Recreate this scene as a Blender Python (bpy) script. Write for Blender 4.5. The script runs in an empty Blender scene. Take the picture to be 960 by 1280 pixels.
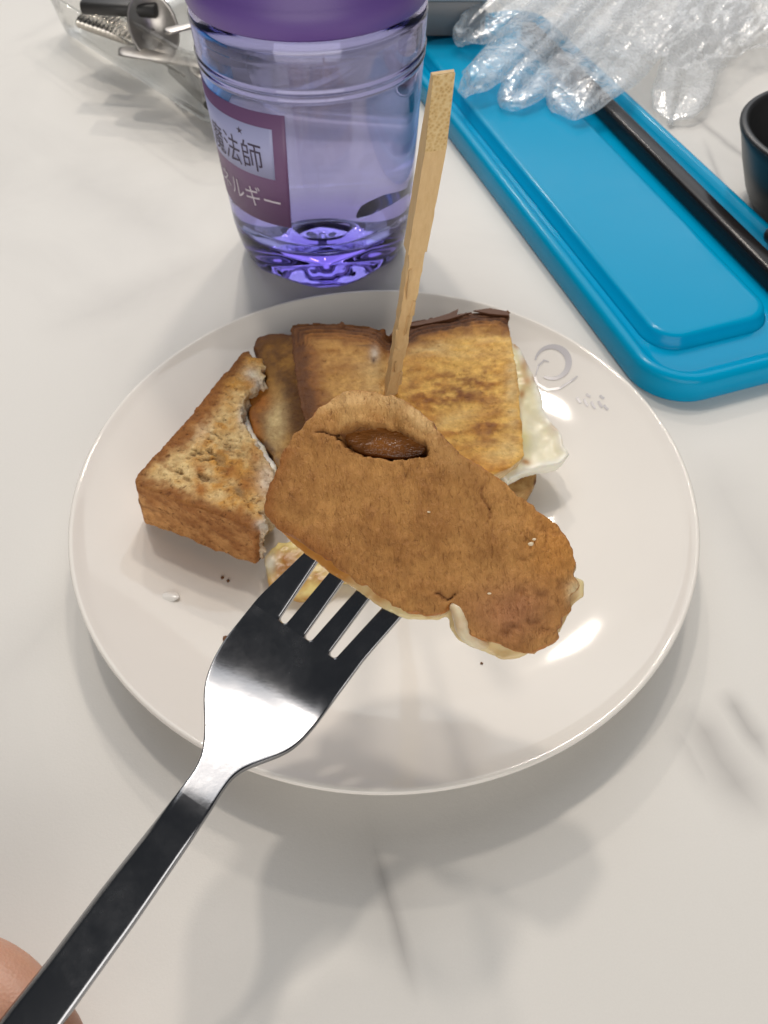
import bpy, bmesh, math, random
import numpy as np
from mathutils import Vector, Matrix
R = math.radians
SC = bpy.context.scene
COL = SC.collection
random.seed(4); RNG = np.random.default_rng(7)

# ------------------------------------------------------------------ camera, light, exposure
FPX, CH, PT = 1000.0, .209, R(52.8)          # focal length in photo pixels, height over the table, downward pitch
cs, sn = math.cos(PT), math.sin(PT)
cam = bpy.data.cameras.new('camera'); camo = bpy.data.objects.new('camera', cam); COL.objects.link(camo)
camo.location = (0, 0, CH); camo.rotation_euler = (R(90) - PT, 0, 0)
cam.sensor_fit = 'VERTICAL'; cam.sensor_height = 24; cam.lens = 24 * FPX / 1280
cam.clip_start = .005; cam.clip_end = 50
cam.dof.use_dof = True; cam.dof.focus_distance = .18; cam.dof.aperture_fstop = 24
SC.camera = camo

W = bpy.data.worlds.new('World'); SC.world = W; W.use_nodes = True
bg = W.node_tree.nodes['Background']; bg.inputs[0].default_value = (.80, .88, 1.0, 1); bg.inputs[1].default_value = .055

def lamp(name, loc, target, size, watt, col, shape='DISK', sy=None):
    l = bpy.data.lights.new(name, 'AREA'); l.energy = watt; l.color = col; l.shape = shape; l.size = size
    if sy: l.size_y = sy
    o = bpy.data.objects.new(name, l); COL.objects.link(o); o.location = loc
    o.rotation_euler = (Vector(target) - Vector(loc)).to_track_quat('-Z', 'Y').to_euler()
    return o
TG = (0, .16, 0)
lamp('ceiling_downlight', (-.30, 1.07, 1.90), TG, .12, 8.5, (1, .90, .79))
lamp('ceiling_downlight', (-.25, 2.40, 1.90), TG, .11, 10, (1, .90, .79))
lamp('ceiling_downlight', (.27, 1.46, 1.90), TG, .16, 9.5, (1, .90, .79))
lamp('ceiling_panel', (-.10, 1.95, 2.2), TG, 3.6, 42, (.95, .97, 1.0), 'RECTANGLE', 2.6)
lamp('fill_light', (0, -2.4, 1.15), (0, .1, .1), 3.4, 54, (1, .965, .92), 'RECTANGLE', 1.7)  # added fill behind the viewer to lift the shadows; no window known there
lamp('fill_light', (0, 3.7, 1.25), (0, .3, .1), 5.0, 13, (.90, .94, 1.0), 'RECTANGLE', 2.4)  # added far fill lamp, gives the bottle something brighter to refract
SC.view_settings.view_transform = 'Standard'; SC.view_settings.look = 'None'
SC.view_settings.exposure = 0; SC.view_settings.gamma = 1
try:
    SC.cycles.max_bounces = 20; SC.cycles.transmission_bounces = 16; SC.cycles.transparent_max_bounces = 24
    SC.cycles.use_denoising = True; SC.cycles.caustics_refractive = True; SC.cycles.caustics_reflective = True
    SC.cycles.sample_clamp_indirect = 6
except Exception: pass

# ------------------------------------------------------------------ measuring the photograph
def ray(px, py):
    u = (px - 480) / FPX; v = (640 - py) / FPX
    return np.array([u, cs + v * sn, -sn + v * cs])
EYE = np.array([0, 0, CH])
def at(px, py, z):
    r = ray(px, py); return EYE + r * ((z - CH) / r[2])
def dep(px, py, d): return EYE + d * ray(px, py)
def hitp(px, py, O, N):
    r = ray(px, py); return EYE + r * (np.dot(O - EYE, N) / np.dot(r, N))
def proj(P):
    d = P - EYE; zc = d[:, 1] * cs - d[:, 2] * sn; yc = d[:, 1] * sn + d[:, 2] * cs
    return 480 + FPX * d[:, 0] / zc, 640 - FPX * yc / zc
def nrm(v): v = np.asarray(v, float); return v / np.linalg.norm(v)

# ------------------------------------------------------------------ numpy noise
def _h(ix, iy, iz, s):
    n = (ix.astype(np.int64) * 374761393 + iy.astype(np.int64) * 668265263 + iz.astype(np.int64) * 2147483647 + s * 1274126177) & 0xffffffff
    n = ((n ^ (n >> 13)) * 1274126177) & 0xffffffff
    n = ((n ^ (n >> 16)) * 2246822519) & 0xffffffff
    return ((n ^ (n >> 15)) & 0xffff) / 65535.0
def vnoise(P, s=0):
    P = np.asarray(P, float); i = np.floor(P).astype(np.int64); f = P - i; f = f * f * f * (f * (f * 6 - 15) + 10)
    x, y, z = i[:, 0], i[:, 1], i[:, 2]; out = 0
    for dx in (0, 1):
        for dy in (0, 1):
            for dz in (0, 1):
                w = (f[:, 0] if dx else 1 - f[:, 0]) * (f[:, 1] if dy else 1 - f[:, 1]) * (f[:, 2] if dz else 1 - f[:, 2])
                out = out + w * _h(x + dx, y + dy, z + dz, s)
    return out * 2 - 1
def fbm(P, size, s=0, octv=4, stretch=(1, 1, 1)):
    P = np.asarray(P, float) / size / np.array(stretch); a = 1; o = 0; t = 0
    for k in range(octv):
        o = o + a * vnoise(P + 17.3 * k, s + k); t += a; a *= .55; P = P * 2.03
    return o / t
def sstep(a, b, x):
    t = np.clip((x - a) / (b - a), 0, 1); return t * t * (3 - 2 * t)

# ------------------------------------------------------------------ object helpers
WL = {}
def tag(o, label=None, cat=None, group=None, kind=None):
    for k, v in (('label', label), ('category', cat), ('group', group), ('kind', kind)):
        if v: o[k] = v
    return o
def thing(name, label, cat, loc, group=None):
    o = bpy.data.objects.new(name, None); COL.objects.link(o); o.location = tuple(loc); o.empty_display_size = .01
    WL[o.name] = np.array(loc, float); return tag(o, label, cat, group)
def obj(name, V, F=None, mat=None, parent=None, smooth=True, org=None):
    """one mesh object; V in world metres (or a ready mesh in world metres)"""
    if isinstance(V, bpy.types.Mesh): me = V
    else:
        me = bpy.data.meshes.new(name); me.from_pydata([tuple(map(float, v)) for v in V], [], [tuple(f) for f in F]); me.update()
    n = len(me.vertices); co = np.empty(n * 3); me.vertices.foreach_get('co', co); co = co.reshape(-1, 3)
    if org is None:
        org = np.array([(co[:, 0].min() + co[:, 0].max()) / 2, (co[:, 1].min() + co[:, 1].max()) / 2, co[:, 2].min()])
    org = np.array(org, float)
    co = co - org; me.vertices.foreach_set('co', co.ravel()); me.update()
    if smooth: me.polygons.foreach_set('use_smooth', [True] * len(me.polygons))
    me.name = name
    o = bpy.data.objects.new(name, me); COL.objects.link(o)
    if mat: me.materials.clear(); me.materials.append(mat)
    WL[o.name] = org
    if parent is not None:
        o.parent = parent; o.location = tuple(org - WL[parent.name])
    else: o.location = tuple(org)
    return o
def fix_normals(me):
    bm = bmesh.new(); bm.from_mesh(me); bmesh.ops.recalc_face_normals(bm, faces=bm.faces); bm.to_mesh(me); bm.free(); me.update()
def mesh(V, F, name='m'):
    me = bpy.data.meshes.new(name); me.from_pydata([tuple(map(float, v)) for v in V], [], [tuple(f) for f in F]); me.update()
    fix_normals(me); return me
def modded(me, *mods):
    o = bpy.data.objects.new('tmp', me); COL.objects.link(o)
    for t, kw in mods:
        m = o.modifiers.new(t, t)
        for k, v in kw.items(): setattr(m, k, v)
    bpy.context.view_layer.update(); dg = bpy.context.evaluated_depsgraph_get()
    r = bpy.data.meshes.new_from_object(o.evaluated_get(dg), depsgraph=dg)
    bpy.data.objects.remove(o); return r
def coords(me):
    co = np.empty(len(me.vertices) * 3); me.vertices.foreach_get('co', co); return co.reshape(-1, 3)
def setco(me, co): me.vertices.foreach_set('co', np.ascontiguousarray(co, dtype=float).ravel()); me.update()
def normals(me):
    no = np.empty(len(me.vertices) * 3); me.vertices.foreach_get('normal', no); return no.reshape(-1, 3)
def setcol(me, c, name='col'):
    a = me.attributes.new(name, 'FLOAT_COLOR', 'POINT')
    c4 = np.ones((len(c), 4)); c4[:, :3] = np.clip(c, 0, 1); a.data.foreach_set('color', c4.ravel())
def setf(me, f, name):
    a = me.attributes.new(name, 'FLOAT', 'POINT'); a.data.foreach_set('value', np.asarray(f, float).ravel())
def loft(rings, closed=True, cap0=True, cap1=True):
    V = []; F = []; n = len(rings[0])
    for r in rings: V += [tuple(p) for p in r]
    for i in range(len(rings) - 1):
        for j in range(n if closed else n - 1):
            k = (j + 1) % n
            F.append((i * n + j, i * n + k, (i + 1) * n + k, (i + 1) * n + j))
    if cap0: F.append(tuple(range(n))[::-1])
    if cap1: F.append(tuple(range((len(rings) - 1) * n, len(rings) * n)))
    return V, F
def lathe(prof, c, n=96, closed=False):
    V = []; F = []; m = len(prof)
    for k in range(n):
        a = 2 * math.pi * k / n
        for r, z in prof: V.append((c[0] + r * math.sin(a), c[1] - r * math.cos(a), z))
    for k in range(n):
        q = (k + 1) % n
        for i in range(m if closed else m - 1):
            j = (i + 1) % m
            F.append((k * m + i, q * m + i, q * m + j, k * m + j))
    return V, F
def tube(pts, rad, n=10, cap=True):
    pts = [np.array(p, float) for p in pts]; rr = rad if hasattr(rad, '__len__') else [rad] * len(pts); rings = []
    up = np.array([.13, .21, .97])
    for i, p in enumerate(pts):
        t = nrm(pts[min(i + 1, len(pts) - 1)] - pts[max(i - 1, 0)]); a = nrm(np.cross(t, up)); b = np.cross(a, t)
        rings.append([p + rr[i] * (math.cos(2 * math.pi * k / n) * a + math.sin(2 * math.pi * k / n) * b) for k in range(n)])
    return loft(rings, True, cap, cap)
def rrect(x0, x1, y0, y1, r, z, n=8):
    out = []
    for cx, cy, a0 in ((x1 - r, y1 - r, 0), (x0 + r, y1 - r, 90), (x0 + r, y0 + r, 180), (x1 - r, y0 + r, 270)):
        for k in range(n + 1):
            a = R(a0 + 90 * k / n); out.append((cx + r * math.cos(a), cy + r * math.sin(a), z))
    return out

# ------------------------------------------------------------------ material helpers
class Mat:
    def __init__(s, name):
        s.m = bpy.data.materials.new(name); s.m.use_nodes = True; s.t = s.m.node_tree; s.N = s.t.nodes; s.L = s.t.links
        s.b = s.N['Principled BSDF']; s.out = s.N['Material Output']
    def n(s, t, **kw):
        x = s.N.new(t)
        for k, v in kw.items():
            if k.startswith('i_'):
                key = k[2:]; key = int(key) if key.isdigit() else key.replace('_', ' ')
                if hasattr(v, 'is_output'): s.L.new(v, x.inputs[key])
                else: x.inputs[key].default_value = v
            else: setattr(x, k, v)
        return x
    def math(s, op, a, b=None, c=None, clamp=False):
        x = s.N.new('ShaderNodeMath'); x.operation = op; x.use_clamp = clamp
        for i, v in enumerate((a, b, c)):
            if v is None: continue
            if hasattr(v, 'is_output'): s.L.new(v, x.inputs[i])
            else: x.inputs[i].default_value = v
        return x.outputs[0]
    def mix(s, f, a, b, mode='MIX'):
        x = s.N.new('ShaderNodeMix'); x.data_type = 'RGBA'; x.blend_type = mode; x.clamp_factor = True
        for k, v in ((0, f), (6, a), (7, b)):
            if hasattr(v, 'is_output'): s.L.new(v, x.inputs[k])
            else: x.inputs[k].default_value = v if k == 0 else (*v, 1) if len(v) == 3 else v
        return x.outputs[2]
    def ramp(s, f, stops):
        x = s.N.new('ShaderNodeValToRGB'); s.L.new(f, x.inputs[0]); e = x.color_ramp.elements
        while len(e) < len(stops): e.new(.5)
        for q, (p, c) in zip(e, stops): q.position = p; q.color = (*c, 1) if len(c) == 3 else c
        return x.outputs[0]
    def co(s): return s.N.new('ShaderNodeTexCoord').outputs['Object']
    def geo(s): return s.N.new('ShaderNodeNewGeometry').outputs['Position']
    def noise(s, scale, vec=None, detail=3, rough=.55, dist=0):
        x = s.n('ShaderNodeTexNoise'); x.inputs['Scale'].default_value = scale; x.inputs['Detail'].default_value = detail
        x.inputs['Roughness'].default_value = rough; x.inputs['Distortion'].default_value = dist
        if vec is not None: s.L.new(vec, x.inputs['Vector'])
        return x.outputs['Fac']
    def voro(s, scale, vec=None, feat='F1', rnd=1):
        x = s.n('ShaderNodeTexVoronoi', feature=feat); x.inputs['Scale'].default_value = scale; x.inputs['Randomness'].default_value = rnd
        if vec is not None: s.L.new(vec, x.inputs['Vector'])
        return x.outputs['Distance']
    def mapping(s, vec, scale=(1, 1, 1), rot=(0, 0, 0)):
        x = s.n('ShaderNodeMapping'); s.L.new(vec, x.inputs[0]); x.inputs['Scale'].default_value = scale; x.inputs['Rotation'].default_value = rot
        return x.outputs[0]
    def bump(s, h, strength=.3, dist=.001, prev=None):
        x = s.n('ShaderNodeBump'); x.inputs['Strength'].default_value = strength; x.inputs['Distance'].default_value = dist
        s.L.new(h, x.inputs['Height'])
        if prev is not None: s.L.new(prev, x.inputs['Normal'])
        return x.outputs[0]
    def set(s, **kw):
        for k, v in kw.items():
            i = s.b.inputs[k.replace('_', ' ')]
            if hasattr(v, 'is_output'): s.L.new(v, i)
            elif isinstance(v, tuple) and len(v) == 3 and i.type == 'RGBA': i.default_value = (*v, 1)
            else: i.default_value = v
        return s
def plain(name, col, rough=.5, **kw):
    m = Mat(name); m.set(Base_Color=col, Roughness=rough, **kw); return m.m

# ------------------------------------------------------------------ the table
def table_material():
    m = Mat('white_marbled_laminate'); p = m.geo()
    sep = m.n('ShaderNodeSeparateXYZ', i_0=p)
    X, Y = sep.outputs[0], sep.outputs[1]
    warp = m.math('SUBTRACT', m.noise(14, p, 4), .5); warp2 = m.math('SUBTRACT', m.noise(60, p, 3), .5)
    veins = None
    def vein(a, b, w, strength, amp=.012):
        a = np.array(a); b = np.array(b); d = b - a; L = np.linalg.norm(d); d = d / L; n = (-d[1], d[0])
        t = m.math('ADD', m.math('MULTIPLY', m.math('SUBTRACT', X, a[0]), d[0]), m.math('MULTIPLY', m.math('SUBTRACT', Y, a[1]), d[1]))
        q = m.math('ADD', m.math('MULTIPLY', m.math('SUBTRACT', X, a[0]), n[0]), m.math('MULTIPLY', m.math('SUBTRACT', Y, a[1]), n[1]))
        q = m.math('ADD', q, m.math('ADD', m.math('MULTIPLY', warp, amp), m.math('MULTIPLY', warp2, amp * .25)))
        core = m.math('SUBTRACT', 1, m.math('DIVIDE', m.math('ABSOLUTE', q), w), clamp=True)
        core = m.math('POWER', core, 1.6)
        ends = m.math('MULTIPLY', m.math('DIVIDE', t, L * .25, clamp=True), m.math('DIVIDE', m.math('SUBTRACT', L, t), L * .35, clamp=True), clamp=True)
        return m.math('MULTIPLY', m.math('MULTIPLY', core, ends), strength)
    def g(px, py): return at(px, py, 0)[:2]
    lines = [(g(462, 1040), g(522, 1262), .0042, .62, .006), (g(455, 990), g(520, 1280), .012, .16, .008),
             (g(850, 880), g(960, 1040), .011, .55, .012), (g(900, 860), g(965, 960), .006, .6, .010),
             (g(835, 905), g(900, 1000), .006, .28, .01),
             (g(860, 140), g(975, 230), .004, .6, .010), (g(880, 170), g(930, 300), .003, .45, .008),
             (g(-40, 900), g(260, 560), .020, .17, .02), (g(30, 420), g(330, 300), .02, .17, .02),
             (g(60, 200), g(260, 330), .03, .2, .03), (g(880, 560), g(1000, 800), .02, .2, .02),
             (g(0, 60), g(120, 0), .01, .12, .01)]
    for l in lines:
        v = vein(*l); veins = v if veins is None else m.math('MAXIMUM', veins, v)
    cloud = m.noise(9, p, 5, .6, .6); cloud = m.math('MULTIPLY', m.math('SUBTRACT', cloud, .5, clamp=True), .55)
    fac = m.math('ADD', veins, cloud, clamp=True)
    c = m.mix(fac, (.765, .745, .705), (.33, .315, .305))
    sp = m.math('LESS_THAN', m.voro(55, p), .035)
    c = m.mix(m.math('MULTIPLY', sp, m.math('GREATER_THAN', m.noise(23, p, 1), .60)), c, (.28, .25, .22))
    grain = m.noise(1900, p, 2, .7)
    c = m.mix(m.math('MULTIPLY', grain, .14), c, (.45, .43, .41))
    m.set(Base_Color=c, Roughness=m.math('ADD', .34, m.math('MULTIPLY', grain, .12)), Specular_IOR_Level=.35)
    m.set(Normal=m.bump(m.noise(1200, p, 2, .7), .25, .00012))
    return m.m
tb = bmesh.new(); bmesh.ops.create_cube(tb, size=1)
for v in tb.verts: v.co = (v.co.x * 1.7, .25 + v.co.y * 1.3, -.0125 + v.co.z * .025)
bmesh.ops.bevel(tb, geom=tb.edges[:], offset=.003, segments=3, affect='EDGES')
me = bpy.data.meshes.new('table'); tb.to_mesh(me); tb.free()
tag(obj('table', me, mat=table_material(), smooth=False), kind='structure')

# ------------------------------------------------------------------ the plate
PC = np.array([0, .1565])
def plate_z(r):
    r = np.asarray(r, float)
    return .0052 + .0118 * np.clip((r - .050) / .043, 0, 1) ** 1.7
def porcelain():
    m = Mat('glazed_white_porcelain'); p = m.co()
    n1 = m.noise(60, p, 3); c = m.mix(n1, (.84, .80, .742), (.81, .77, .715))
    m.set(Base_Color=c, Roughness=.055, Specular_IOR_Level=.40, Coat_Weight=.1, Coat_Roughness=.03)
    m.set(Normal=m.bump(m.noise(35, p, 2), .12, .0008)); return m.m
prof = [(0, .0052)] + [(r, float(plate_z(r))) for r in np.linspace(.01, .0925, 36)]
prof += [(.0936, .0176), (.0945, .0179), (.0950, .0174), (.0951, .0166), (.0948, .0156), (.0938, .0146)]
prof += [(r, float(plate_z(r) - .0036 - .0)) for r in np.linspace(.090, .058, 8)] + [(.056, .0012), (.0545, 0.0004), (.0525, .0004), (.0515, .0016), (.0, .0018)]
V, F = lathe(prof, PC, 160)
plate = thing('plate', 'round white porcelain plate holding the toast in the middle of the table', 'plate', (*PC, 0))
pm = mesh(V, F); pm = modded(pm, ('WELD', {'merge_threshold': 1e-6}))
obj('dish', pm, mat=porcelain(), parent=plate)
def on_plate(px, py, lift=.00025):
    z = .012
    for _ in range(12):
        p = at(px, py, z); z = float(plate_z(np.hypot(p[0] - PC[0], p[1] - PC[1]))) + lift
    return at(px, py, z)
def ribbon(pts, w):
    """flat printed stroke on the plate following photo points"""
    P = [on_plate(*q) for q in pts]; V = []; F = []
    for i, p in enumerate(P):
        t = P[min(i + 1, len(P) - 1)] - P[max(i - 1, 0)]; n = nrm(np.cross(t, (0, 0, 1)))
        ww = w[i] if hasattr(w, '__len__') else w
        for s in (-1, 1):
            q = p + n * s * ww / 2; q[2] = float(plate_z(np.hypot(*(q[:2] - PC)))) + .00018; V.append(q)
        if i: F.append((2 * i - 2, 2 * i - 1, 2 * i + 1, 2 * i))
    return V, F
def join(parts):
    V = []; F = []
    for v, f in parts:
        b = len(V); V += list(v); F += [tuple(i + b for i in q) for q in f]
    return V, F
def arc(cx, cy, rx, ry, a0, a1, n=22, rot=0):
    o = []
    for k in range(n + 1):
        a = R(a0 + (a1 - a0) * k / n); x = rx * math.cos(a); y = ry * math.sin(a); c_, s_ = math.cos(R(rot)), math.sin(R(rot))
        o.append((cx + x * c_ - y * s_, cy + x * s_ + y * c_))
    return o
ink = plain('pale_grey_glaze_print', (.50, .48, .50), .2)
lg = [ribbon(arc(690, 453, 21, 20, -170, 120, 26), [.0006 + .0016 * abs(math.sin(k / 27 * math.pi)) for k in range(27)]),
      ribbon([(670, 468), (673, 457), (680, 450), (686, 452)], [.0004, .0007, .0007, .0003]),
      ribbon([(668, 470), (672, 480), (684, 487), (700, 485), (714, 476), (722, 470)], [.0006, .001, .0012, .001, .0008, .0005]),
      ]
for (x, y, l) in ((723, 500, 7), (732, 503, 9), (741, 506, 9), (750, 505, 8), (757, 509, 6), (735, 494, 4), (752, 496, 4)):
    lg.append(ribbon([(x - 2, y - l / 2), (x, y), (x + 3, y + l / 2)], .0008))
obj('printed_logo', *join(lg), ink, plate, smooth=False)

# ------------------------------------------------------------------ toast builder
def poly_dist(P, poly, closed=True, flags=None):
    """distance of 2-D points to the flagged edges of a polygon"""
    d = np.full(len(P), 9.0); n = len(poly)
    for i in range(n if closed else n - 1):
        if flags is not None and not flags[i]: continue
        a = np.array(poly[i]); b = np.array(poly[(i + 1) % n]); ab = b - a
        t = np.clip(((P - a) @ ab) / max(ab @ ab, 1e-12), 0, 1)
        d = np.minimum(d, np.linalg.norm(P - (a + t[:, None] * ab), axis=1))
    return d
def frame(O, N):
    N = nrm(N); X = nrm(np.cross((0, 1, 0), N)); Y = np.cross(N, X); return np.array(O, float), X, Y, N
def plane3(a, b, c):
    n = nrm(np.cross(b - a, c - a)); n = n if n[2] > 0 else -n; return a, n
def slab(px, O, N, thick, voxel, smooth=5, flags=None, jag=0.0, seed=0, undercut=0.0):
    """a thick slice whose top face, in plane (O, N), follows the photo outline; returns mesh and per-vertex fields"""
    O, X, Y, N = frame(O, N)
    pl = []
    for q in px:
        h = hitp(*q, O, N) - O; pl.append((h @ X, h @ Y))
    pl = np.array(pl)
    if jag:                                             # torn edges get small teeth
        o = []; fl = []
        for i in range(len(pl)):
            a, b = pl[i], pl[(i + 1) % len(pl)]; f = flags[i] if flags else False
            n = 1 if f else max(1, int(np.linalg.norm(b - a) / .0012)); nn = np.array([-(b - a)[1], (b - a)[0]]); nn = nn / (np.linalg.norm(nn) + 1e-9)
            for k in range(n):
                p = a + (b - a) * k / n
                if k: p = p + nn * RNG.normal(0, jag)
                o.append(p); fl.append(f)
        pl = np.array(o); flags = fl
    cen = pl.mean(0)
    top = [O + p[0] * X + p[1] * Y for p in pl]; low = [O + (cen + (p - cen) * (1 - undercut))[0] * X + (cen + (p - cen) * (1 - undercut))[1] * Y - N * thick for p in pl]
    n = len(pl); V = top + low; F = [tuple(range(n)), tuple(range(n, 2 * n))[::-1]] + [(i, n + i, n + (i + 1) % n, (i + 1) % n) for i in range(n)]
    m0 = mesh(V, F); m0 = modded(m0, ('TRIANGULATE', {}), ('REMESH', {'mode': 'VOXEL', 'voxel_size': voxel}), ('SMOOTH', {'factor': .5, 'iterations': smooth}))
    co = coords(m0); loc = co - O
    f = {'u': loc @ X, 'v': loc @ Y, 'w': loc @ N, 'N': N, 'O': O, 'no': normals(m0), 'n2': None, 'co': co}
    P2 = np.stack([f['u'], f['v']], 1)
    f['crust'] = poly_dist(P2, pl, True, flags) if flags is not None and any(flags) else np.full(len(co), 9.)
    f['torn'] = poly_dist(P2, pl, True, [not x for x in flags]) if flags is not None else np.full(len(co), 9.)
    f['edge'] = poly_dist(P2, pl); f['up'] = f['no'] @ N
    f['px'], f['py'] = proj(co)
    return m0, f
def lerp(a, b, t): return np.asarray(a)[None, :] * (1 - t[:, None]) + np.asarray(b)[None, :] * t[:, None] if np.ndim(a) == 1 else a * (1 - t[:, None]) + np.asarray(b)[None, :] * t[:, None]
def spot(f, x, y, rx, ry=None, rot=0):
    ry = ry or rx; c_, s_ = math.cos(R(rot)), math.sin(R(rot)); dx = f['px'] - x; dy = f['py'] - y
    return np.exp(-(((dx * c_ + dy * s_) / rx) ** 2 + ((-dx * s_ + dy * c_) / ry) ** 2))
def toast_material(name, pore=900, pstr=.5, rough=.72, stretch=(1, 1, 1), rot=(0, 0, 0), sss=.08, fine=.35, fleck=.5, wrinkle=0):
    m = Mat(name); p = m.co(); q = m.mapping(p, stretch, rot)
    a = m.n('ShaderNodeAttribute', attribute_name='col').outputs['Color']
    n1 = m.noise(380, q, 4, .68); n2 = m.noise(1500, q, 3, .7); n3 = m.noise(750, q, 2, .6, .8)
    v = m.voro(pore, q); pit = m.math('SUBTRACT', 1, m.math('DIVIDE', v, .42, clamp=True))
    k = m.math('MULTIPLY', m.math('SUBTRACT', n1, .36, clamp=True), 3.4, clamp=True)
    lo = tuple(1 - fine * x for x in (.85, 1.15, 1.45)); hi = tuple(1 + fine * x for x in (.42, .46, .55))
    c = m.mix(1, a, m.mix(k, tuple(max(.05, x) for x in lo), hi), 'MULTIPLY')
    fl_ = m.math('MULTIPLY', m.math('SUBTRACT', .40, n3, clamp=True), 11 * fleck, clamp=True)
    c = m.mix(fl_, c, m.mix(1, c, (.42, .33, .26), 'MULTIPLY'))
    li = m.math('MULTIPLY', m.math('SUBTRACT', n2, .56, clamp=True), 6 * fine, clamp=True)
    c = m.mix(li, c, m.mix(1, c, (1.5, 1.5, 1.5), 'MULTIPLY'))
    h = m.math('SUBTRACT', m.math('ADD', m.math('MULTIPLY', n1, .9), m.math('MULTIPLY', n2, .5)), m.math('ADD', m.math('MULTIPLY', pit, .25), m.math('MULTIPLY', fl_, .6)))
    if wrinkle:                                         # short close wrinkles running up and down the slice
        wq = m.mapping(p, (1.0, .52, .52)); w1 = m.noise(1150, wq, 3, .62, 1.4); h = m.math('ADD', h, m.math('MULTIPLY', w1, wrinkle))
        c = m.mix(m.math('MULTIPLY', m.math('SUBTRACT', .46, w1, clamp=True), 4.5, clamp=True), c, m.mix(1, c, (.66, .58, .50), 'MULTIPLY'))
        c = m.mix(m.math('MULTIPLY', m.math('SUBTRACT', w1, .60, clamp=True), 4.5, clamp=True), c, m.mix(1, c, (1.25, 1.24, 1.2), 'MULTIPLY'))
    m.set(Base_Color=c, Roughness=m.math('ADD', rough - .12, m.math('MULTIPLY', n1, .28)), Specular_IOR_Level=.35, Normal=m.bump(h, pstr, .0009))
    if sss: m.set(Subsurface_Weight=sss, Subsurface_Radius=(.004, .002, .001), Subsurface_Scale=.6)
    return m.m
CRUMB = (.80, .60, .29); TOAST = (.64, .33, .075); BROWN = (.40, .165, .034); DARK = (.125, .042, .013); WHITE = (.80, .70, .54)

# ---- torn corner of toast on the left
A1, A2, A3 = at(172, 600, .030), at(325, 650, .0265), at(304, 440, .0255)
O, N = plane3(A1, A2, A3)
px = [(303, 440), (311, 438), (318, 447), (328, 449), (331, 458), (326, 463), (333, 470), (329, 478), (322, 476), (318, 483), (309, 487), (304, 498), (306, 506), (301, 514),
      (303, 527), (309, 530), (312, 541), (319, 548), (319, 557), (329, 563), (335, 577), (342, 586), (344, 597), (341, 612), (334, 622), (331, 636), (322, 641), (333, 651), (318, 662), (172, 606), (170, 596)]
fl = [False] * len(px); fl[28] = fl[29] = fl[30] = True; fl[27] = False
left = thing('toast_corner', 'torn corner of toast with crusts on two sides lying at the left of the plate', 'toast', at(250, 620, .009))
m0, f = slab(px, O, N, .0182, .00055, 5, fl, .00022, 3)
P = f['co']; n_big = fbm(P, .012, 1); n_mid = fbm(P, .004, 2); n_f = fbm(P, .0016, 5, 3)
Xd = nrm(at(320, 655, .02) - at(172, 603, .02)); Yd = np.cross((0, 0, 1), Xd); Q = np.stack([P @ Xd / 2.3, P @ Yd, P[:, 2]], 1)
pore = fbm(Q, .0016, 9, 2)
topm = sstep(.35, .8, f['up']); e = f['crust']; onside = (1 - topm)
holem = np.clip(1.2 * spot(f, 225, 585, 62, 36, -25) + 1.0 * spot(f, 245, 625, 75, 20, 20) + .25, 0, 1)
hole = sstep(.10, .34, pore) * topm * sstep(.0045, .010, e) * holem
tornside = onside * (f['torn'] < .0025) * (e > .002)
setco(m0, P + f['no'] * (n_mid * .00055 + n_f * .00028 + n_big * .0006 - hole * .0013 + tornside * fbm(P, .0022, 14, 3) * .0022)[:, None])
t = np.clip(.16 + .9 * n_big + 1.1 * n_mid + .6 * n_f + .45 * spot(f, 300, 590, 36) + .7 * spot(f, 272, 485, 26, 60, 28) + .3 * spot(f, 262, 560, 40) - .7 * spot(f, 215, 595, 52, 30, 20) - .4 * spot(f, 225, 640, 60, 16, 20), 0, 1)
c = lerp(CRUMB, TOAST, t)
for (x, y, r_) in ((252, 588, 8), (288, 590, 9), (306, 605, 10), (250, 612, 8), (262, 500, 9), (285, 560, 7), (318, 570, 8), (300, 640, 7)): c = lerp(c, (.42, .17, .035), np.clip(.9 * spot(f, x, y, r_) * topm * (1 + 1.2 * n_mid), 0, 1))
c = lerp(c, (.30, .20, .09), np.clip(hole * .8, 0, 1))
for (x, y, rx, ry, rt_) in ((262, 600, 11, 3.5, 12), (298, 614, 5, 8, -50), (240, 548, 8, 4, -30)): c = lerp(c, (.34, .22, .10), np.clip(.9 * spot(f, x, y, rx, ry, rt_), 0, 1) * topm)
pale = spot(f, 252, 535, 11, 16, 30); c = lerp(c, WHITE, np.clip(pale * .4 * topm, 0, 1))
bc = sstep(.0080, .0004, e + .0035 * n_mid + .004 * n_big + .002 * n_f); c = lerp(c, BROWN, np.clip(bc * .95, 0, 1))
c = lerp(c, (.26, .095, .020), np.clip(sstep(.0058, .0010, e + .004 * n_mid + .002 * n_big) * topm * .75, 0, 1))
sidec = lerp((.56, .285, .100), (.36, .150, .044), np.clip(.45 + 1.4 * n_mid - .6 * n_big + (f['w'] + .008) * 35, 0, 1))
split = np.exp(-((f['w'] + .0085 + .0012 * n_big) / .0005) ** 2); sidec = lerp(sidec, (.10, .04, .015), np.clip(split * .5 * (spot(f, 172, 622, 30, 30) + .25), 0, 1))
sm = (onside * (e < .004)); c = c * (1 - sm[:, None]) + sidec * sm[:, None]
c = lerp(c, WHITE, np.clip(tornside * (.55 + 1.2 * n_mid), 0, 1))
wt = np.clip(spot(f, 326, 480, 9, 8) + spot(f, 305, 520, 7, 14) + spot(f, 333, 600, 12, 22) * .8 + spot(f, 328, 656, 8, 6) + .8 * spot(f, 315, 468, 10, 8), 0, 1)
c = lerp(c, (.82, .77, .68), wt * .8)
setcol(m0, c)
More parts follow.
